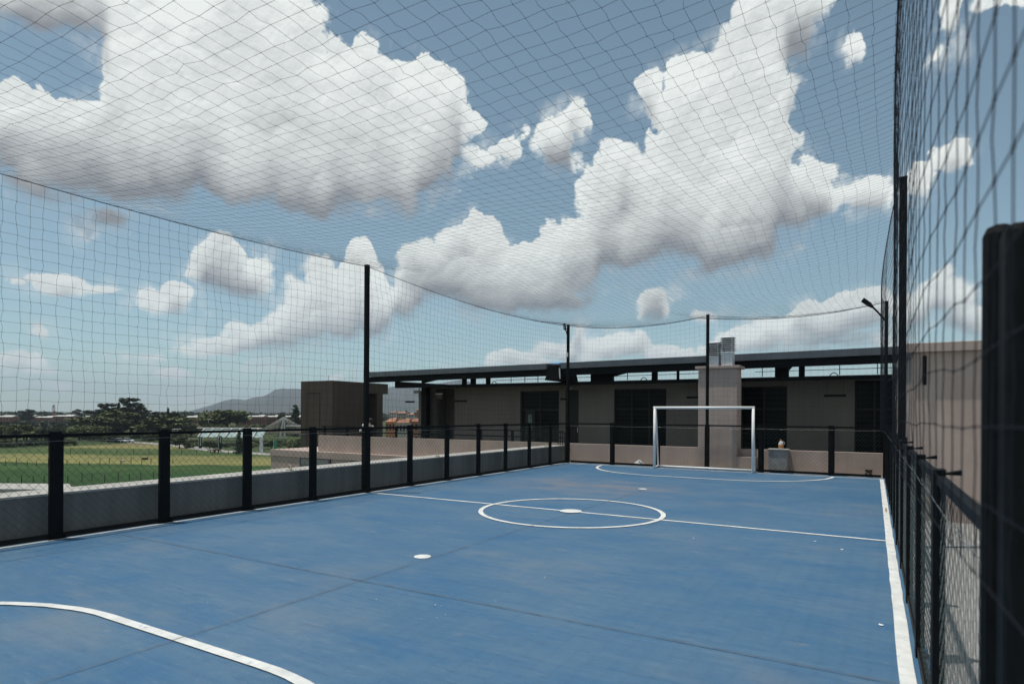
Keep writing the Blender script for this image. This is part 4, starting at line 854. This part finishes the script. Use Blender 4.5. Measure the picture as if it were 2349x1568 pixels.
# the eucalyptus clump, individually different
for a in ((301, 300, 912, 58, 'euc', 'tallest eucalyptus of the dark clump beyond the pasture'), (252, 305, 925, 56, 'euc', 'broad eucalyptus left in the dark clump, second tallest'), (272, 300, 921, 26, 'cone', 'slim pointed conifer standing up from the dark clump'),
          (224, 298, 939, 46, 'euc', 'low-shouldered eucalyptus at the left end of the dark clump'), (281, 292, 936, 70, 'round', 'broad dark crown in the front of the eucalyptus clump'), (325, 305, 946, 44, 'euc', 'thin-topped eucalyptus at the right end of the dark clump'), (315, 296, 928, 30, 'euc', 'narrow eucalyptus leaning against the tallest one'), (240, 288, 946, 76, 'round', 'dark rounded tree at the foot of the clump'),
          (385, 285, 933, 20, 'cone', 'spire-topped conifer right of the eucalyptus clump'), (370, 282, 944, 50, 'euc', 'dark eucalyptus just left of the spire-topped conifer'), (402, 284, 945, 44, 'round', 'dark rounded tree just right of the spire-topped conifer'), (385, 276, 950, 80, 'round', 'wide dark tree at the foot of the spire-topped conifer'),
          (521, 350, 933, 112, 'round', 'large solitary rounded tree in front of the brick apartments'), (497, 345, 947, 60, 'round', 'smaller crown merged into the left of the large solitary tree'), (474, 420, 939, 18, 'cone', 'narrow conifer on the skyline left of the large solitary tree'), (462, 430, 944, 18, 'round', 'small round tree beside the narrow skyline conifer'), (436, 270, 963, 46, 'bush', 'pale olive tree behind the glass-roofed station'), (424, 330, 940, 12, 'cone', 'tiny dark conifer on the skyline under the mountain foot'),
          (643, 330, 941, 20, 'round', 'small round tree above the cable-stayed mast'), (678, 290, 927, 44, 'cone', 'tall dark conifer beside the stair tower'), (660, 300, 953, 26, 'round', 'dark tree between the mast and the tall conifer'),
          (549, 163, 989, 26, 'cone', 'dark columnar tree in front of the station canopy'), (412, 186, 992, 34, 'round', 'dark dense tree left of the black banner'), (60, 520, 938, 26, 'euc', 'flat-topped tree on the far skyline at left'), (178, 540, 938, 20, 'euc', 'open-crowned tree on the skyline near the mast'), (194, 330, 951, 14, 'cone', 'small conifer left of the eucalyptus clump'),
          (215, 300, 950, 16, 'cone', 'second small conifer left of the eucalyptus clump'), (430, 190, 1004, 40, 'bush', 'light green shrub between the dense tree and the black banner'), (690, 180, 1000, 50, 'bush', 'green bush right of the green banner')):
    a = list(a)
    if a[0] < 410 and 270 < a[1] < 310 and a[4] != 'cone': a[3] *= 1.4
    tree(*a)
ORD = ['first', 'second', 'third', 'fourth', 'fifth', 'sixth', 'seventh', 'eighth', 'ninth', 'tenth', 'eleventh', 'twelfth', 'thirteenth', 'fourteenth', 'fifteenth', 'sixteenth', 'seventeenth', 'eighteenth', 'nineteenth', 'twentieth', 'twenty-first', 'twenty-second']
belt = [(u, rnd.uniform(215, 280), rnd.uniform(968, 988), rnd.uniform(34, 56)) for u in range(-40, 240, 15)]
for i, (u, d, tp, w) in enumerate(belt): tree(u + rnd.uniform(-6, 6), d, tp, w, rnd.choice(('round', 'round', 'bush')), ORD[i] + ' bushy tree from the left in the belt beyond the pasture', 'belt of trees left')
for i, u in enumerate(range(-20, 175, 13)): tree(u, 188 + u * .08 + rnd.uniform(-3, 6), rnd.uniform(1003, 1010), rnd.uniform(28, 44), 'bush', ORD[i] + ' dark shrub from the left in the hedge along the pasture edge', 'hedge shrubs', 'shrub', cat='shrub')
for i, u in enumerate(range(180, 420, 16)): tree(u, rnd.uniform(226, 246), rnd.uniform(985, 999), rnd.uniform(22, 40), 'bush', ORD[i] + ' green shrub from the left under the trees at the far pasture edge', 'far edge shrubs', 'shrub', cat='shrub')
for i, u in enumerate(range(440, 730, 14)): tree(u, rnd.uniform(186, 215), rnd.uniform(1004, 1018), rnd.uniform(24, 42), rnd.choice(('bush', 'bush', 'round')), ORD[i] + ' leafy shrub from the left on the bank below the station', 'station bank shrubs', 'shrub', cat='shrub')
for i, u in enumerate(range(440, 740, 20)): tree(u, rnd.uniform(260, 340), rnd.uniform(966, 978), rnd.uniform(26, 46), 'round', ORD[i] + ' green tree from the left before the right-hand brick apartments', 'trees before the apartments')
# far wood on the horizon, one mass
def wood(name, label, us, d, tops, seed):
    r = np.random.RandomState(seed); lb = []
    for u in us:
        p = bearing(u + r.uniform(-4, 4), d * r.uniform(.9, 1.25)); dd_ = p.length * .85; h_ = max(2.5, zrow(r.uniform(*tops), d, u) - GZ)
        lb.append((p.x, p.y, GZ + h_ * .5, r.uniform(.006, .011) * d, h_ * .55))
    o = bpy.data.objects.new(name, leaf_mesh(name, lb, len(lb) * 130, d * .0022, LEAF[0], seed)); col.objects.link(o); tag(o, label, 'trees', kind='stuff')
wood('far_woodland', 'far dark woodland along the horizon on the left', np.arange(-60, 440, 5), 800, (944, 953), 3)
wood('near_woodland', 'darker band of trees in front of the brick apartments on the left', np.arange(-60, 440, 6), 420, (967, 976), 4)
wood('town_trees', 'scattered trees of the town below the mountain', np.arange(420, 1040, 9), 900, (945, 952), 5)

# ================================================================ apartments and town
BRICK = mat('red_brick', (.26, .105, .070), rough=.9, var=.15, scale=.3, objvar=.2); PALEB = mat('pale_render', (.46, .40, .34), rough=.9, var=.1, scale=.2, objvar=.25); WIN = mat('far_window', (.03, .035, .04), rough=.2, var=.3); ROOFW = mat('fibre_cement', (.50, .49, .46), rough=.9, var=.15, scale=.2); ORB = mat('orange_block', (.45, .20, .10), rough=.9, var=.15, scale=.2, objvar=.2)
ROOFT = mat('clay_tile', (.36, .17, .10), rough=.9, var=.2, scale=.3, objvar=.25)
def block(u0, u1, d, top, base_row, m, label, group, floors, cols_, name='apartment_block', cat='building', roof=True):
    a, b_ = bearing(u0, d), bearing(u1, d); ax = (b_ - a); w = ax.length; ax.normalize(); nrm = Vector((ax.y, -ax.x, 0))
    if nrm.dot(fw) > 0: nrm = -nrm
    c = (a + b_) / 2; zt = zrow(top, d); t = thing(name, label, cat, (c.x, c.y, GZ), group)
    dep = 10.; ang = math.atan2(ax.y, ax.x)
    def obx(nm, x0, x1, y0, y1, z0, z1, mm, par):
        b = MB(); pts = [c + ax * x0 + nrm * -y0, c + ax * x1 + nrm * -y0, c + ax * x1 + nrm * -y1, c + ax * x0 + nrm * -y1]
        b.hexa([(p.x, p.y, z0) for p in pts] + [(p.x, p.y, z1) for p in pts]); return b.build(nm, mm, par)
    obx('wall', -w / 2, w / 2, 0, dep, GZ, zt, m, t)
    if roof:
        n = max(2, int(w / 8))
        for k in range(n):
            x0 = -w / 2 + w * k / n; x1 = x0 + w / n
            b = MB(); q = lambda x, y, z: tuple((c + ax * x - nrm * y) + Vector((0, 0, z)))
            hh = .9 + .5 * (k % 2)
            b.add([q(x0, -.3, zt + .01), q(x1, -.3, zt + .01), q(x1, dep, zt + .01), q(x0, dep, zt + .01), q(x0 + .3, dep / 2, zt + hh), q(x1 - .3, dep / 2, zt + hh)], [(0, 1, 5, 4), (1, 2, 5), (2, 3, 4, 5), (3, 0, 4), (3, 2, 1, 0)]); b.build('roof', ROOFT if name == 'town_house' else ROOFW, t)
    fh = (zt - GZ) / floors; me = None
    for f_ in range(floors):
        for k in range(cols_):
            x = -w / 2 + w * (k + .5) / cols_; z = GZ + fh * f_ + fh * .3
            if me is None:
                b = MB(); ww = w / cols_ * .26; pts = [ax * -ww + nrm * .12, ax * ww + nrm * .12, ax * ww - nrm * .02, ax * -ww - nrm * .02]
                b.hexa([(p.x, p.y, 0) for p in pts] + [(p.x, p.y, fh * .5) for p in pts]); me = b.mesh('window', WIN)
            o = part('window', me, t); p = ax * x; o.location = (p.x, p.y, z - GZ)
    return t
ZU[0] = 100
BL = 'row of red brick apartment blocks below the horizon'
for k, (u0, u1, d, tp) in enumerate(((-30, 28, 520, 956), (32, 76, 540, 955), (80, 118, 510, 957), (122, 165, 500, 954), (170, 232, 540, 955))):
    block(u0, u1, d, tp, 975, BRICK, ('leftmost red brick apartment block behind the trees', 'second red brick apartment block from the left edge', 'third red brick apartment block from the left edge', 'red brick apartment block below the red mast', 'red brick apartment block half hidden left of the eucalyptus clump')[k], BL, 5, 8)
ZU[0] = 560
for k, (u0, u1, d, tp) in enumerate(((424, 452, 470, 957), (455, 496, 480, 956), (540, 570, 480, 956), (573, 604, 470, 955), (607, 645, 480, 955), (650, 688, 500, 955))):
    block(u0, u1, d, tp, 975, BRICK, ('brick apartment block between the dark conifers and the tall lamp post', 'brick apartment block left of the large solitary tree', 'brick apartment block right behind the large solitary tree', 'brick apartment block two right of the large solitary tree', 'brick apartment block left of the cable-stayed mast', 'brick apartment block beside the tall dark conifer')[k], BL, 5, 7)
ZU[0] = 935
TG = 'town buildings between tower and club house'
for k, (u0, u1, d, tp, m_, fl_, cl_) in enumerate(((893, 908, 620, 946, PALEB, 4, 3), (910, 930, 560, 947, PALEB, 4, 5), (932, 948, 600, 950, PALEB, 3, 3), (955, 985, 520, 939, ORB, 6, 6), (888, 912, 330, 960, ORB, 2, 4), (915, 940, 340, 961, ORB, 2, 4), (945, 985, 320, 957, PALEB, 3, 5), (884, 906, 210, 967, ORB, 2, 3), (908, 938, 200, 969, PALEB, 2, 4), (940, 990, 205, 966, ORB, 2, 5))):
    block(u0, u1, d, tp, 975, m_, ('pale narrow town house right beside the stair tower', 'pale town house with a row of windows below the mountain', 'small pale house in the middle of the town gap', 'tall pink brick block at the right of the town gap', 'low orange house at the left of the town gap', 'low orange house behind the blue roof', 'cream house in front of the tall pink block', 'nearest orange house at the left of the town gap', 'nearest pale house in the middle of the town gap', 'nearest orange house at the right of the town gap')[k], TG, fl_, cl_, 'town_house', roof=k < 4 or k > 6)
bs = thing('market_shed', 'long low shed with a bright blue metal roof in the town gap', 'shed', tuple(bearing(935, 300)) [:2] + (GZ,))
a, b_ = bearing(905, 300), bearing(968, 300); off = fw * 12
b = MB(); b.add([(a.x, a.y, zrow(967, 300)), (b_.x, b_.y, zrow(967, 300)), (b_.x + off.x, b_.y + off.y, zrow(962.5, 300)), (a.x + off.x, a.y + off.y, zrow(962.5, 300)), (a.x, a.y, zrow(967.8, 300)), (b_.x, b_.y, zrow(967.8, 300)), (b_.x + off.x, b_.y + off.y, zrow(963.3, 300)), (a.x + off.x, a.y + off.y, zrow(963.3, 300))], [(0, 1, 2, 3), (4, 7, 6, 5), (0, 4, 5, 1), (1, 5, 6, 2), (2, 6, 7, 3), (3, 7, 4, 0)]); b.build('roof', mat('blue_roof', (.13, .22, .36), rough=.5, var=.15, scale=.2), bs)
b = MB(); o2 = fw * 1.0; b.hexa([(a.x + o2.x, a.y + o2.y, GZ), (b_.x + o2.x, b_.y + o2.y, GZ), (b_.x + off.x, b_.y + off.y, GZ), (a.x + off.x, a.y + off.y, GZ), (a.x + o2.x, a.y + o2.y, zrow(968, 300)), (b_.x + o2.x, b_.y + o2.y, zrow(968, 300)), (b_.x + off.x, b_.y + off.y, zrow(968, 300)), (a.x + off.x, a.y + off.y, zrow(968, 300))]); b.build('wall', ORB, bs)
YEL = mat('yellow_crane_paint', (.55, .36, .05), rough=.6, var=.15)
cr_ = thing('yellow_crane', 'small yellow crane jib standing over the town sheds', 'crane', tuple(bearing(915, 290))[:2] + (GZ,))
p = bearing(915, 290); q = bearing(919, 288); w_ = bearing(911, 291)
MB().tube([(p.x, p.y, GZ), (p.x, p.y, zrow(966, 290)), (q.x, q.y, zrow(958.5, 290))], .35, 6).build('jib', YEL, cr_); MB().tube([(p.x, p.y, zrow(964, 290)), (w_.x, w_.y, zrow(968, 290))], .25, 6).build('counter_arm', YEL, cr_)

ZU[0] = 100
# masts on the skyline
def mast(u, d, top, r_, label, m1):
    p = bearing(u, d); t = thing('lattice_mast', label, 'mast', (p.x, p.y, GZ)); h_ = zrow(top, d) - GZ
    for sx, sy in ((-1, -1), (1, -1), (1, 1), (-1, 1)): MB().tube([(p.x + sx * r_, p.y + sy * r_, GZ), (p.x + sx * r_ * .5, p.y + sy * r_ * .5, GZ + h_)], .16, 4).build('leg', m1, t)
    n = 12
    for k in range(n):
        s0, s1 = 1 - .5 * k / n, 1 - .5 * (k + 1) / n; z0, z1 = GZ + h_ * k / n, GZ + h_ * (k + 1) / n
        MB().tube([(p.x - r_ * s0, p.y - r_ * s0, z0), (p.x + r_ * s1, p.y + r_ * s1, z1)], .12, 4).build('brace', m1, t); MB().tube([(p.x + r_ * s0, p.y - r_ * s0, z0), (p.x - r_ * s1, p.y + r_ * s1, z1)], .12, 4).build('brace', m1, t)
    for k in range(3): MB().box(p.x - r_ * .7, p.x + r_ * .7, p.y - .3, p.y + .3, GZ + h_ * (.84 + .06 * k), GZ + h_ * (.84 + .06 * k) + 1.4).build('antenna', CREAMM, t)
CREAMM = mat('pale_antenna', (.5, .5, .48), rough=.6)
REDM = mat('red_mast_paint', (.42, .12, .08), rough=.7, var=.3, scale=.25)
mast(123, 700, 929, 1.6, 'red and white lattice radio mast on the left skyline', REDM); mast(78, 900, 941, 1.7, 'grey lattice mast left of the red one', mat('grey_mast', (.16, .16, .17), rough=.7))

ZU[0] = 560
# ================================================================ station canopy, footbridge mast, banners
TEAL = mat('teal_glass', (.33, .43, .41), rough=.25, var=.12, scale=.3); CREAM = mat('cream_steel', (.60, .59, .55), rough=.6, var=.1)
stn = thing('station_canopy', 'pale teal glass station canopy with white ribs beyond the pasture', 'station', tuple(bearing(527, 235))[:2] + (GZ,))
D_ = 235; zt, zb_ = zrow(984.5, D_), zrow(1002.5, D_)
for k in range(7):
    u0 = 455 + k * 21; u1 = u0 + 19.5; a, b_ = bearing(u0, D_), bearing(u1, D_); bk_ = fw * 5
    b = MB(); b.add([(a.x, a.y, zb_), (b_.x, b_.y, zb_), (b_.x + bk_.x, b_.y + bk_.y, zt), (a.x + bk_.x, a.y + bk_.y, zt), (a.x, a.y, zb_ - .1), (b_.x, b_.y, zb_ - .1), (b_.x + bk_.x, b_.y + bk_.y, zt - .1), (a.x + bk_.x, a.y + bk_.y, zt - .1)], [(0, 1, 2, 3), (4, 7, 6, 5), (0, 4, 5, 1), (1, 5, 6, 2), (2, 6, 7, 3), (3, 7, 4, 0)]); b.build('glass_panel', TEAL, stn)
    c0 = bearing(u0 - .8, D_ - .3)
    MB().tube([tuple(c0 + fw * 5.2 + Vector((0, 0, zt + .2))), tuple(c0 + fw * 2.4 + Vector((0, 0, (zt + zb_) / 2 + .35))), tuple(c0 + Vector((0, 0, zb_ + .1))), tuple(c0 + fw * .7 + Vector((0, 0, zb_ - .9))), tuple(c0 + fw * 1.2 + Vector((0, 0, zb_ - 1.7)))], [.22, .25, .25, .3, .12], 6).build('rib', CREAM, stn)
    MB().tube([tuple(c0 + fw * 1.8 + Vector((0, 0, GZ))), tuple(c0 + fw * 1.8 + Vector((0, 0, zb_ + .6)))], .14, 6).build('column', CREAM, stn)
a, b_ = bearing(452, D_ + 5), bearing(601, D_ + 5); MB().tube([(a.x, a.y, zt + .35), (b_.x, b_.y, zt + .35)], .22, 6).build('ridge_beam', CREAM, stn)
fb = thing('footbridge', 'cable-stayed footbridge with a white mast and fanned cables', 'bridge', tuple(bearing(648, 260))[:2] + (GZ,))
D_ = 260; mt_ = bearing(650, D_); m2_ = bearing(643, D_); top_ = Vector((mt_.x, mt_.y, zrow(955, D_)))
MB().tube([(m2_.x, m2_.y, GZ), tuple(top_)], [.55, .3], 8).build('mast', CREAM, fb); m3 = bearing(653.5, D_); MB().tube([(m3.x, m3.y, GZ), tuple(top_ + Vector((.2, .2, 0)))], [.4, .22], 8).build('mast', CREAM, fb)
for k in range(8):
    p = bearing(600 + k * 5, D_ - 1); MB().tube([(p.x, p.y, zrow(985, D_)), tuple(top_)], .045, 4).build('stay_cable', CREAM, fb)
    p = bearing(665 + k * 8, D_ - 1); MB().tube([(p.x, p.y, zrow(996, D_) + k * .1), tuple(top_)], .045, 4).build('stay_cable', CREAM, fb)
a, b_ = bearing(590, D_), bearing(735, D_); nrm = fw * 1.5
MB().hexa([(a.x, a.y, zrow(993, D_)), (b_.x, b_.y, zrow(993, D_)), (b_.x + nrm.x, b_.y + nrm.y, zrow(993, D_)), (a.x + nrm.x, a.y + nrm.y, zrow(993, D_)), (a.x, a.y, zrow(988, D_)), (b_.x, b_.y, zrow(988, D_)), (b_.x + nrm.x, b_.y + nrm.y, zrow(988, D_)), (a.x + nrm.x, a.y + nrm.y, zrow(988, D_))]).build('deck', mat('sandy_concrete', (.42, .33, .25), rough=.9, var=.2, scale=.4), fb)
k = 0
for u in range(595, 735, 5): p = bearing(u, D_ - .2); MB().tube([(p.x, p.y, zrow(988, D_)), (p.x, p.y, zrow(983.5, D_))], .05, 4).build('rail_post', CREAM, fb)
a, b_ = bearing(590, D_ - .2), bearing(735, D_ - .2); MB().tube([(a.x, a.y, zrow(983.5, D_)), (b_.x, b_.y, zrow(983.5, D_))], .06, 4).build('handrail', CREAM, fb)
a, b_ = bearing(655, 275), bearing(740, 275); MB().hexa([(a.x, a.y, zrow(976.5, 275)), (b_.x, b_.y, zrow(976.5, 275)), (b_.x + nrm.x, b_.y + nrm.y, zrow(976.5, 275)), (a.x + nrm.x, a.y + nrm.y, zrow(976.5, 275)), (a.x, a.y, zrow(974, 275)), (b_.x, b_.y, zrow(974, 275)), (b_.x + nrm.x, b_.y + nrm.y, zrow(974, 275)), (a.x + nrm.x, a.y + nrm.y, zrow(974, 275))]).build('upper_deck', CREAM, fb)
def banner(u, top, bot, m_, label, mark=None):
    d = 168; p = bearing(u, d); t = thing('feather_banner', label, 'banner', (p.x, p.y, GZ), 'feather banners by the road'); w_ = .42
    MB().tube([(p.x - r0.x * .5, p.y - r0.y * .5, GZ), (p.x - r0.x * .5, p.y - r0.y * .5, zrow(top, d))], .05, 6).build('pole', CREAM, t)
    b = MB(); A_ = p - r0 * w_; B_ = p + r0 * w_; th = fw * .04
    b.hexa([(A_.x, A_.y, zrow(bot, d)), (B_.x, B_.y, zrow(bot, d)), (B_.x + th.x, B_.y + th.y, zrow(bot, d)), (A_.x + th.x, A_.y + th.y, zrow(bot, d)), (A_.x, A_.y, zrow(top, d)), (B_.x, B_.y, zrow(top + 1, d)), (B_.x + th.x, B_.y + th.y, zrow(top + 1, d)), (A_.x + th.x, A_.y + th.y, zrow(top, d))]); o = b.build('cloth', m_, t)
    if mark:
        for k in range(mark):
            z = zrow(top + 5 + k * 2.6, d); q = p - fw * .03; MB().hexa([(q.x - r0.x * .16, q.y - r0.y * .16, z), (q.x + r0.x * .16, q.y + r0.y * .16, z), (q.x + r0.x * .16 + .01, q.y + r0.y * .16 + .01, z), (q.x - r0.x * .16 + .01, q.y - r0.y * .16 + .01, z), (q.x - r0.x * .05, q.y - r0.y * .05, z + .22), (q.x + r0.x * .16, q.y + r0.y * .16, z + .22), (q.x + r0.x * .16 + .01, q.y + r0.y * .16 + .01, z + .22), (q.x - r0.x * .05 + .01, q.y - r0.y * .05 + .01, z + .22)]).build('printed_mark', WHITEP, o)
NAVY = mat('black_banner_cloth', (.012, .014, .022), rough=.7, var=.2); GREENB = mat('green_banner_cloth', (.05, .22, .14), rough=.7, var=.3, scale=2)
banner(460, 1001, 1028, NAVY, 'black feather banner with white marks, left of the other banners', 7)
banner(506, 999, 1030, NAVY, 'black feather banner under the middle of the station canopy', 5)
banner(600, 1001, 1038, mat('white_banner_cloth', (.62, .62, .64), rough=.7, var=.15, scale=2), 'white feather banner right of the third fence post')
banner(632, 1008, 1039, GREENB, 'green feather banner near the low wing')
# road lamps and parked cars
for k, (u, d, tp) in enumerate(((478, 300, 962), (538, 420, 958), (395, 250, 985), (401, 246, 985), (408, 242, 985))):
    p = bearing(u, d); t = thing('lamp_post', ('tall pale lamp post in front of the brick apartments', 'thin pale pole before the apartments right of the solitary tree', 'slim lamp post by the car park, leftmost of three', 'slim lamp post by the car park, middle of three', 'slim lamp post by the car park, rightmost of three')[k], 'lamp', (p.x, p.y, GZ))
    MB().tube([(p.x, p.y, GZ), (p.x, p.y, zrow(tp, d))], [.14, .09], 6).build('mast', CREAM, t); MB().tube([(p.x, p.y, zrow(tp, d)), (p.x + r0.x * 1.2, p.y + r0.y * 1.2, zrow(tp, d) + .2)], .1, 5).build('lamp_head', CREAM, t)
def car(u, d, cm, label):
    p = bearing(u, d); t = thing('parked_car', label, 'car', (p.x, p.y, GZ + .06), 'cars parked beyond the pasture')
    def pr(prof, w_):
        b = MB(); n = len(prof); b.add([(p.x + r0.x * x + fw.x * s * w_, p.y + r0.y * x + fw.y * s * w_, GZ + .06 + z) for s in (-1, 1) for x, z in prof], [tuple(range(n)), tuple(range(n, 2 * n))[::-1]] + [((i + 1) % n, i, n + i, n + (i + 1) % n) for i in range(n)]); return b
    pr([(-2.1, .3), (2.1, .3), (2.15, .7), (1.3, .92), (-1.9, .95), (-2.15, .7)], .85).build('body', cm, t, bevel=.06)
    pr([(-1.7, .955), (1.1, .955), (.5, 1.45), (-1.2, 1.48)], .72).build('cabin_glass', GLASS, t); pr([(-1.15, 1.482), (.45, 1.455), (.4, 1.5), (-1.1, 1.53)], .7).build('roof', cm, t)
    for x in (-1.35, 1.35):
        for s in (-.86, .86):
            c = p + r0 * x + fw * s; MB().tube([tuple(c - fw * .1 + Vector((0, 0, GZ + .38))), tuple(c + fw * .1 + Vector((0, 0, GZ + .38)))], .32, 12).build('wheel', BLACK, t)
CW = mat('white_car_paint', (.7, .7, .7), rough=.25, var=.03, spec=.5); CG = mat('dark_car_paint', (.03, .04, .06), rough=.25, var=.1)
for u, d, m_, l in ((262, 219, CG, 'dark parked car, left of the three beyond the pasture'), (276, 220, CW, 'white parked car, middle of the three beyond the pasture'), (292, 221, CW, 'white parked car, right of the three beyond the pasture')): car(u, d, m_, l)

ZU[0] = 300
# stakes, trough and grazing cattle on the pasture
STK = mat('weathered_stake', (.07, .055, .04), rough=.95, var=.3)
def stake_row(n, us, ds, label, group):
    for k in range(n):
        s = k / (n - 1); u = us[0] + (us[1] - us[0]) * s + rnd.uniform(-3, 3); p = bearing(u, ds[0] + (ds[1] - ds[0]) * s + rnd.uniform(-2, 2)); h_ = rnd.uniform(1.0, 1.6); b = MB()
        b.tube([(p.x, p.y, GZ), (p.x + rnd.uniform(-.06, .06), p.y, GZ + h_)], [.07, .05], 5); tag(b.build('fence_stake', STK), ORD[k] + ' ' + label, 'stake', group)
stake_row(17, (15, 395), (122, 132), 'wooden stake from the left in the middle row across the pasture', 'middle stake row')
stake_row(14, (20, 380), (92, 101), 'wooden stake from the left in the nearest row across the pasture', 'near stake row')
stake_row(12, (160, 560), (155, 158), 'wooden stake from the left in the farthest row across the pasture', 'far stake row')
p = bearing(333, 142); tg = thing('water_trough', 'black water trough lying on the dry grass', 'trough', (p.x, p.y, GZ)); b = MB()
for (x0, x1, y0, y1, z0, z1) in ((-.75, .75, -.3, .3, .0, .1), (-.75, .75, -.3, -.24, .1, .4), (-.75, .75, .24, .3, .1, .4), (-.75, -.69, -.24, .24, .1, .4), (.69, .75, -.24, .24, .1, .4)): b.box(p.x + x0, p.x + x1, p.y + y0, p.y + y1, GZ + z0, GZ + z1)
b.build('basin', BLACK, tg)
def cow(u, d, m_, label, rz, s=1.):
    p = bearing(u, d); t = thing('cow', label, 'cow', (p.x, p.y, GZ + .03), 'cattle on the pasture'); t.rotation_euler.z = rz
    J = [(-.75, 0, 1.15), (-.2, 0, 1.12), (.45, 0, 1.18), (.85, 0, 1.12), (1.15, 0, .75), (1.35, 0, .38), (-.7, .18, .75), (-.78, .18, .40), (-.72, .18, .04), (-.7, -.18, .75), (-.78, -.18, .40), (-.72, -.18, .04), (.5, .17, .75), (.5, .17, .38), (.48, .17, .04), (.5, -.17, .75), (.5, -.17, .38), (.48, -.17, .04), (-.98, 0, 1.12), (-1.05, 0, .6)]
    Ed = [(0, 1), (1, 2), (2, 3), (3, 4), (4, 5), (0, 6), (6, 7), (7, 8), (0, 9), (9, 10), (10, 11), (2, 12), (12, 13), (13, 14), (2, 15), (15, 16), (16, 17), (0, 18), (18, 19)]
    rr = [.30, .36, .34, .19, .13, .09, .13, .08, .06, .13, .08, .06, .11, .07, .06, .11, .07, .06, .05, .03]
    me = bpy.data.meshes.new('body'); me.from_pydata([tuple(x * s for x in j) for j in J], Ed, []); me.materials.append(m_); o = bpy.data.objects.new('body', me); col.objects.link(o); o.parent = t
    o.modifiers.new('skin', 'SKIN').use_smooth_shade = True
    for i, r_ in enumerate(rr): me.skin_vertices[0].data[i].radius = (r_ * s, r_ * s)
    me.skin_vertices[0].data[0].use_root = True; sb = o.modifiers.new('sub', 'SUBSURF'); sb.levels = 1; sb.render_levels = 1
    for q in (.09, -.09): b = MB(); b.tube([(1.1, q, .9), (1.08, q * 2.4, .93)], [.05 * 1, .02], 6); oo = b.build('ear', m_); oo.parent = t; oo.scale = (s, s, s)
cow(487, 164, mat('brown_and_white_hide', (.62, .58, .52), rough=.8, var=.2, scale=1.6, c2=(.10, .05, .03), detail=1), 'brown and white cow at the road end of the pasture', R(30) + 3.14)
cow(498, 163, mat('brown_hide', (.10, .055, .03), rough=.8, var=.2), 'plain brown cow beside the brown and white one', R(20))
cow(282, 131, mat('cream_hide', (.52, .42, .32), rough=.8, var=.15), 'small cream calf alone on the dry strip of the pasture', R(80), .55)

# ================================================================ mountains
prof = [(-200, 951), (300, 951), (395, 949), (418, 946), (436, 942), (466, 934), (493, 926), (513, 918.5), (533, 914.5), (546, 915), (562, 917), (580, 911), (604, 908), (618, 901.5), (628, 893.5), (648, 890), (658, 891.5), (675, 890.5), (700, 893), (760, 900), (820, 896), (870, 892), (900, 886.5), (940, 884), (1000, 880), (1040, 873), (1060, 870), (1090, 880), (1140, 893), (1200, 905), (1400, 918), (1700, 930), (2348, 936), (2900, 945)]
pu = np.array([q[0] for q in prof], float); py_ = np.array([q[1] for q in prof], float)
nu, nv = 420, 46; us = np.linspace(-200, 2700, nu); rg = np.random.RandomState(9)
def n1(n, m, c):
    g_ = rg.randn(m // c + 3, n // c + 3); i = np.arange(m) / c; j = np.arange(n) / c; a = i.astype(int); c_ = j.astype(int); f = (i - a)[:, None]; h_ = (j - c_)[None]; f = f * f * (3 - 2 * f); h_ = h_ * h_ * (3 - 2 * h_)
    r = g_[a] * (1 - f) + g_[a + 1] * f; return r[:, c_] * (1 - h_) + r[:, c_ + 1] * h_
hgt = np.interp(us, pu, py_)
dep = np.linspace(3800, 7600, nv); rid = 6000.
V = np.zeros((nv, nu, 3)); rough = n1(nu, nv, 16) * .5 + n1(nu, nv, 7) * .3 + n1(nu, nv, 3) * .15
for j, d in enumerate(dep):
    s = (d - 3800) / (rid - 3800) if d < rid else 1 - (d - rid) / (7600 - rid)
    s = max(0., s); sm = s ** 1.25
    z = EYE.z + (HOR + ROLL * (us - 1174) - hgt) / FPX * rid
    zz = GZ - 2 + (z - GZ + 2) * sm
    rel = np.clip(z - GZ, 0, 400)
    zz = zz + rough[j] * rel * .16 * math.sin(math.pi * min(1, s)) 
    uu = us - 1174
    P = np.outer(np.full(nu, d), [fw.x, fw.y]) + np.outer(uu / FPX * d, [r0.x, r0.y])
    V[j, :, 0] = P[:, 0]; V[j, :, 1] = P[:, 1]; V[j, :, 2] = zz
idx = np.arange(nv * nu).reshape(nv, nu); F = np.stack([idx[:-1, :-1], idx[:-1, 1:], idx[1:, 1:], idx[1:, :-1]], -1).reshape(-1, 4)
mo = bpy.data.objects.new('mountains', np_mesh('mountains', V.reshape(-1, 3), F, ground_mat('hill_scrub', (.050, .052, .036), (.075, .065, .045), (.035, .042, .026), .0012, .006))); col.objects.link(mo); struct(mo)
mo.data.polygons.foreach_set('use_smooth', [True] * len(mo.data.polygons))

# ================================================================ haze
hz = MB().box(-12500, 12500, -9000, 12500, GZ - 1, 480); hzm = bpy.data.materials.new('haze_air'); hzm.use_nodes = True; nt = hzm.node_tree; nt.nodes.clear()
pv = nt.nodes.new('ShaderNodeVolumePrincipled'); pv.inputs['Color'].default_value = (.72, .85, 1.0, 1); pv.inputs['Density'].default_value = 1.1e-4; pv.inputs['Anisotropy'].default_value = .1
ou = nt.nodes.new('ShaderNodeOutputMaterial'); nt.links.new(pv.outputs[0], ou.inputs['Volume'])
tag(hz.build('haze', hzm), kind='stuff')
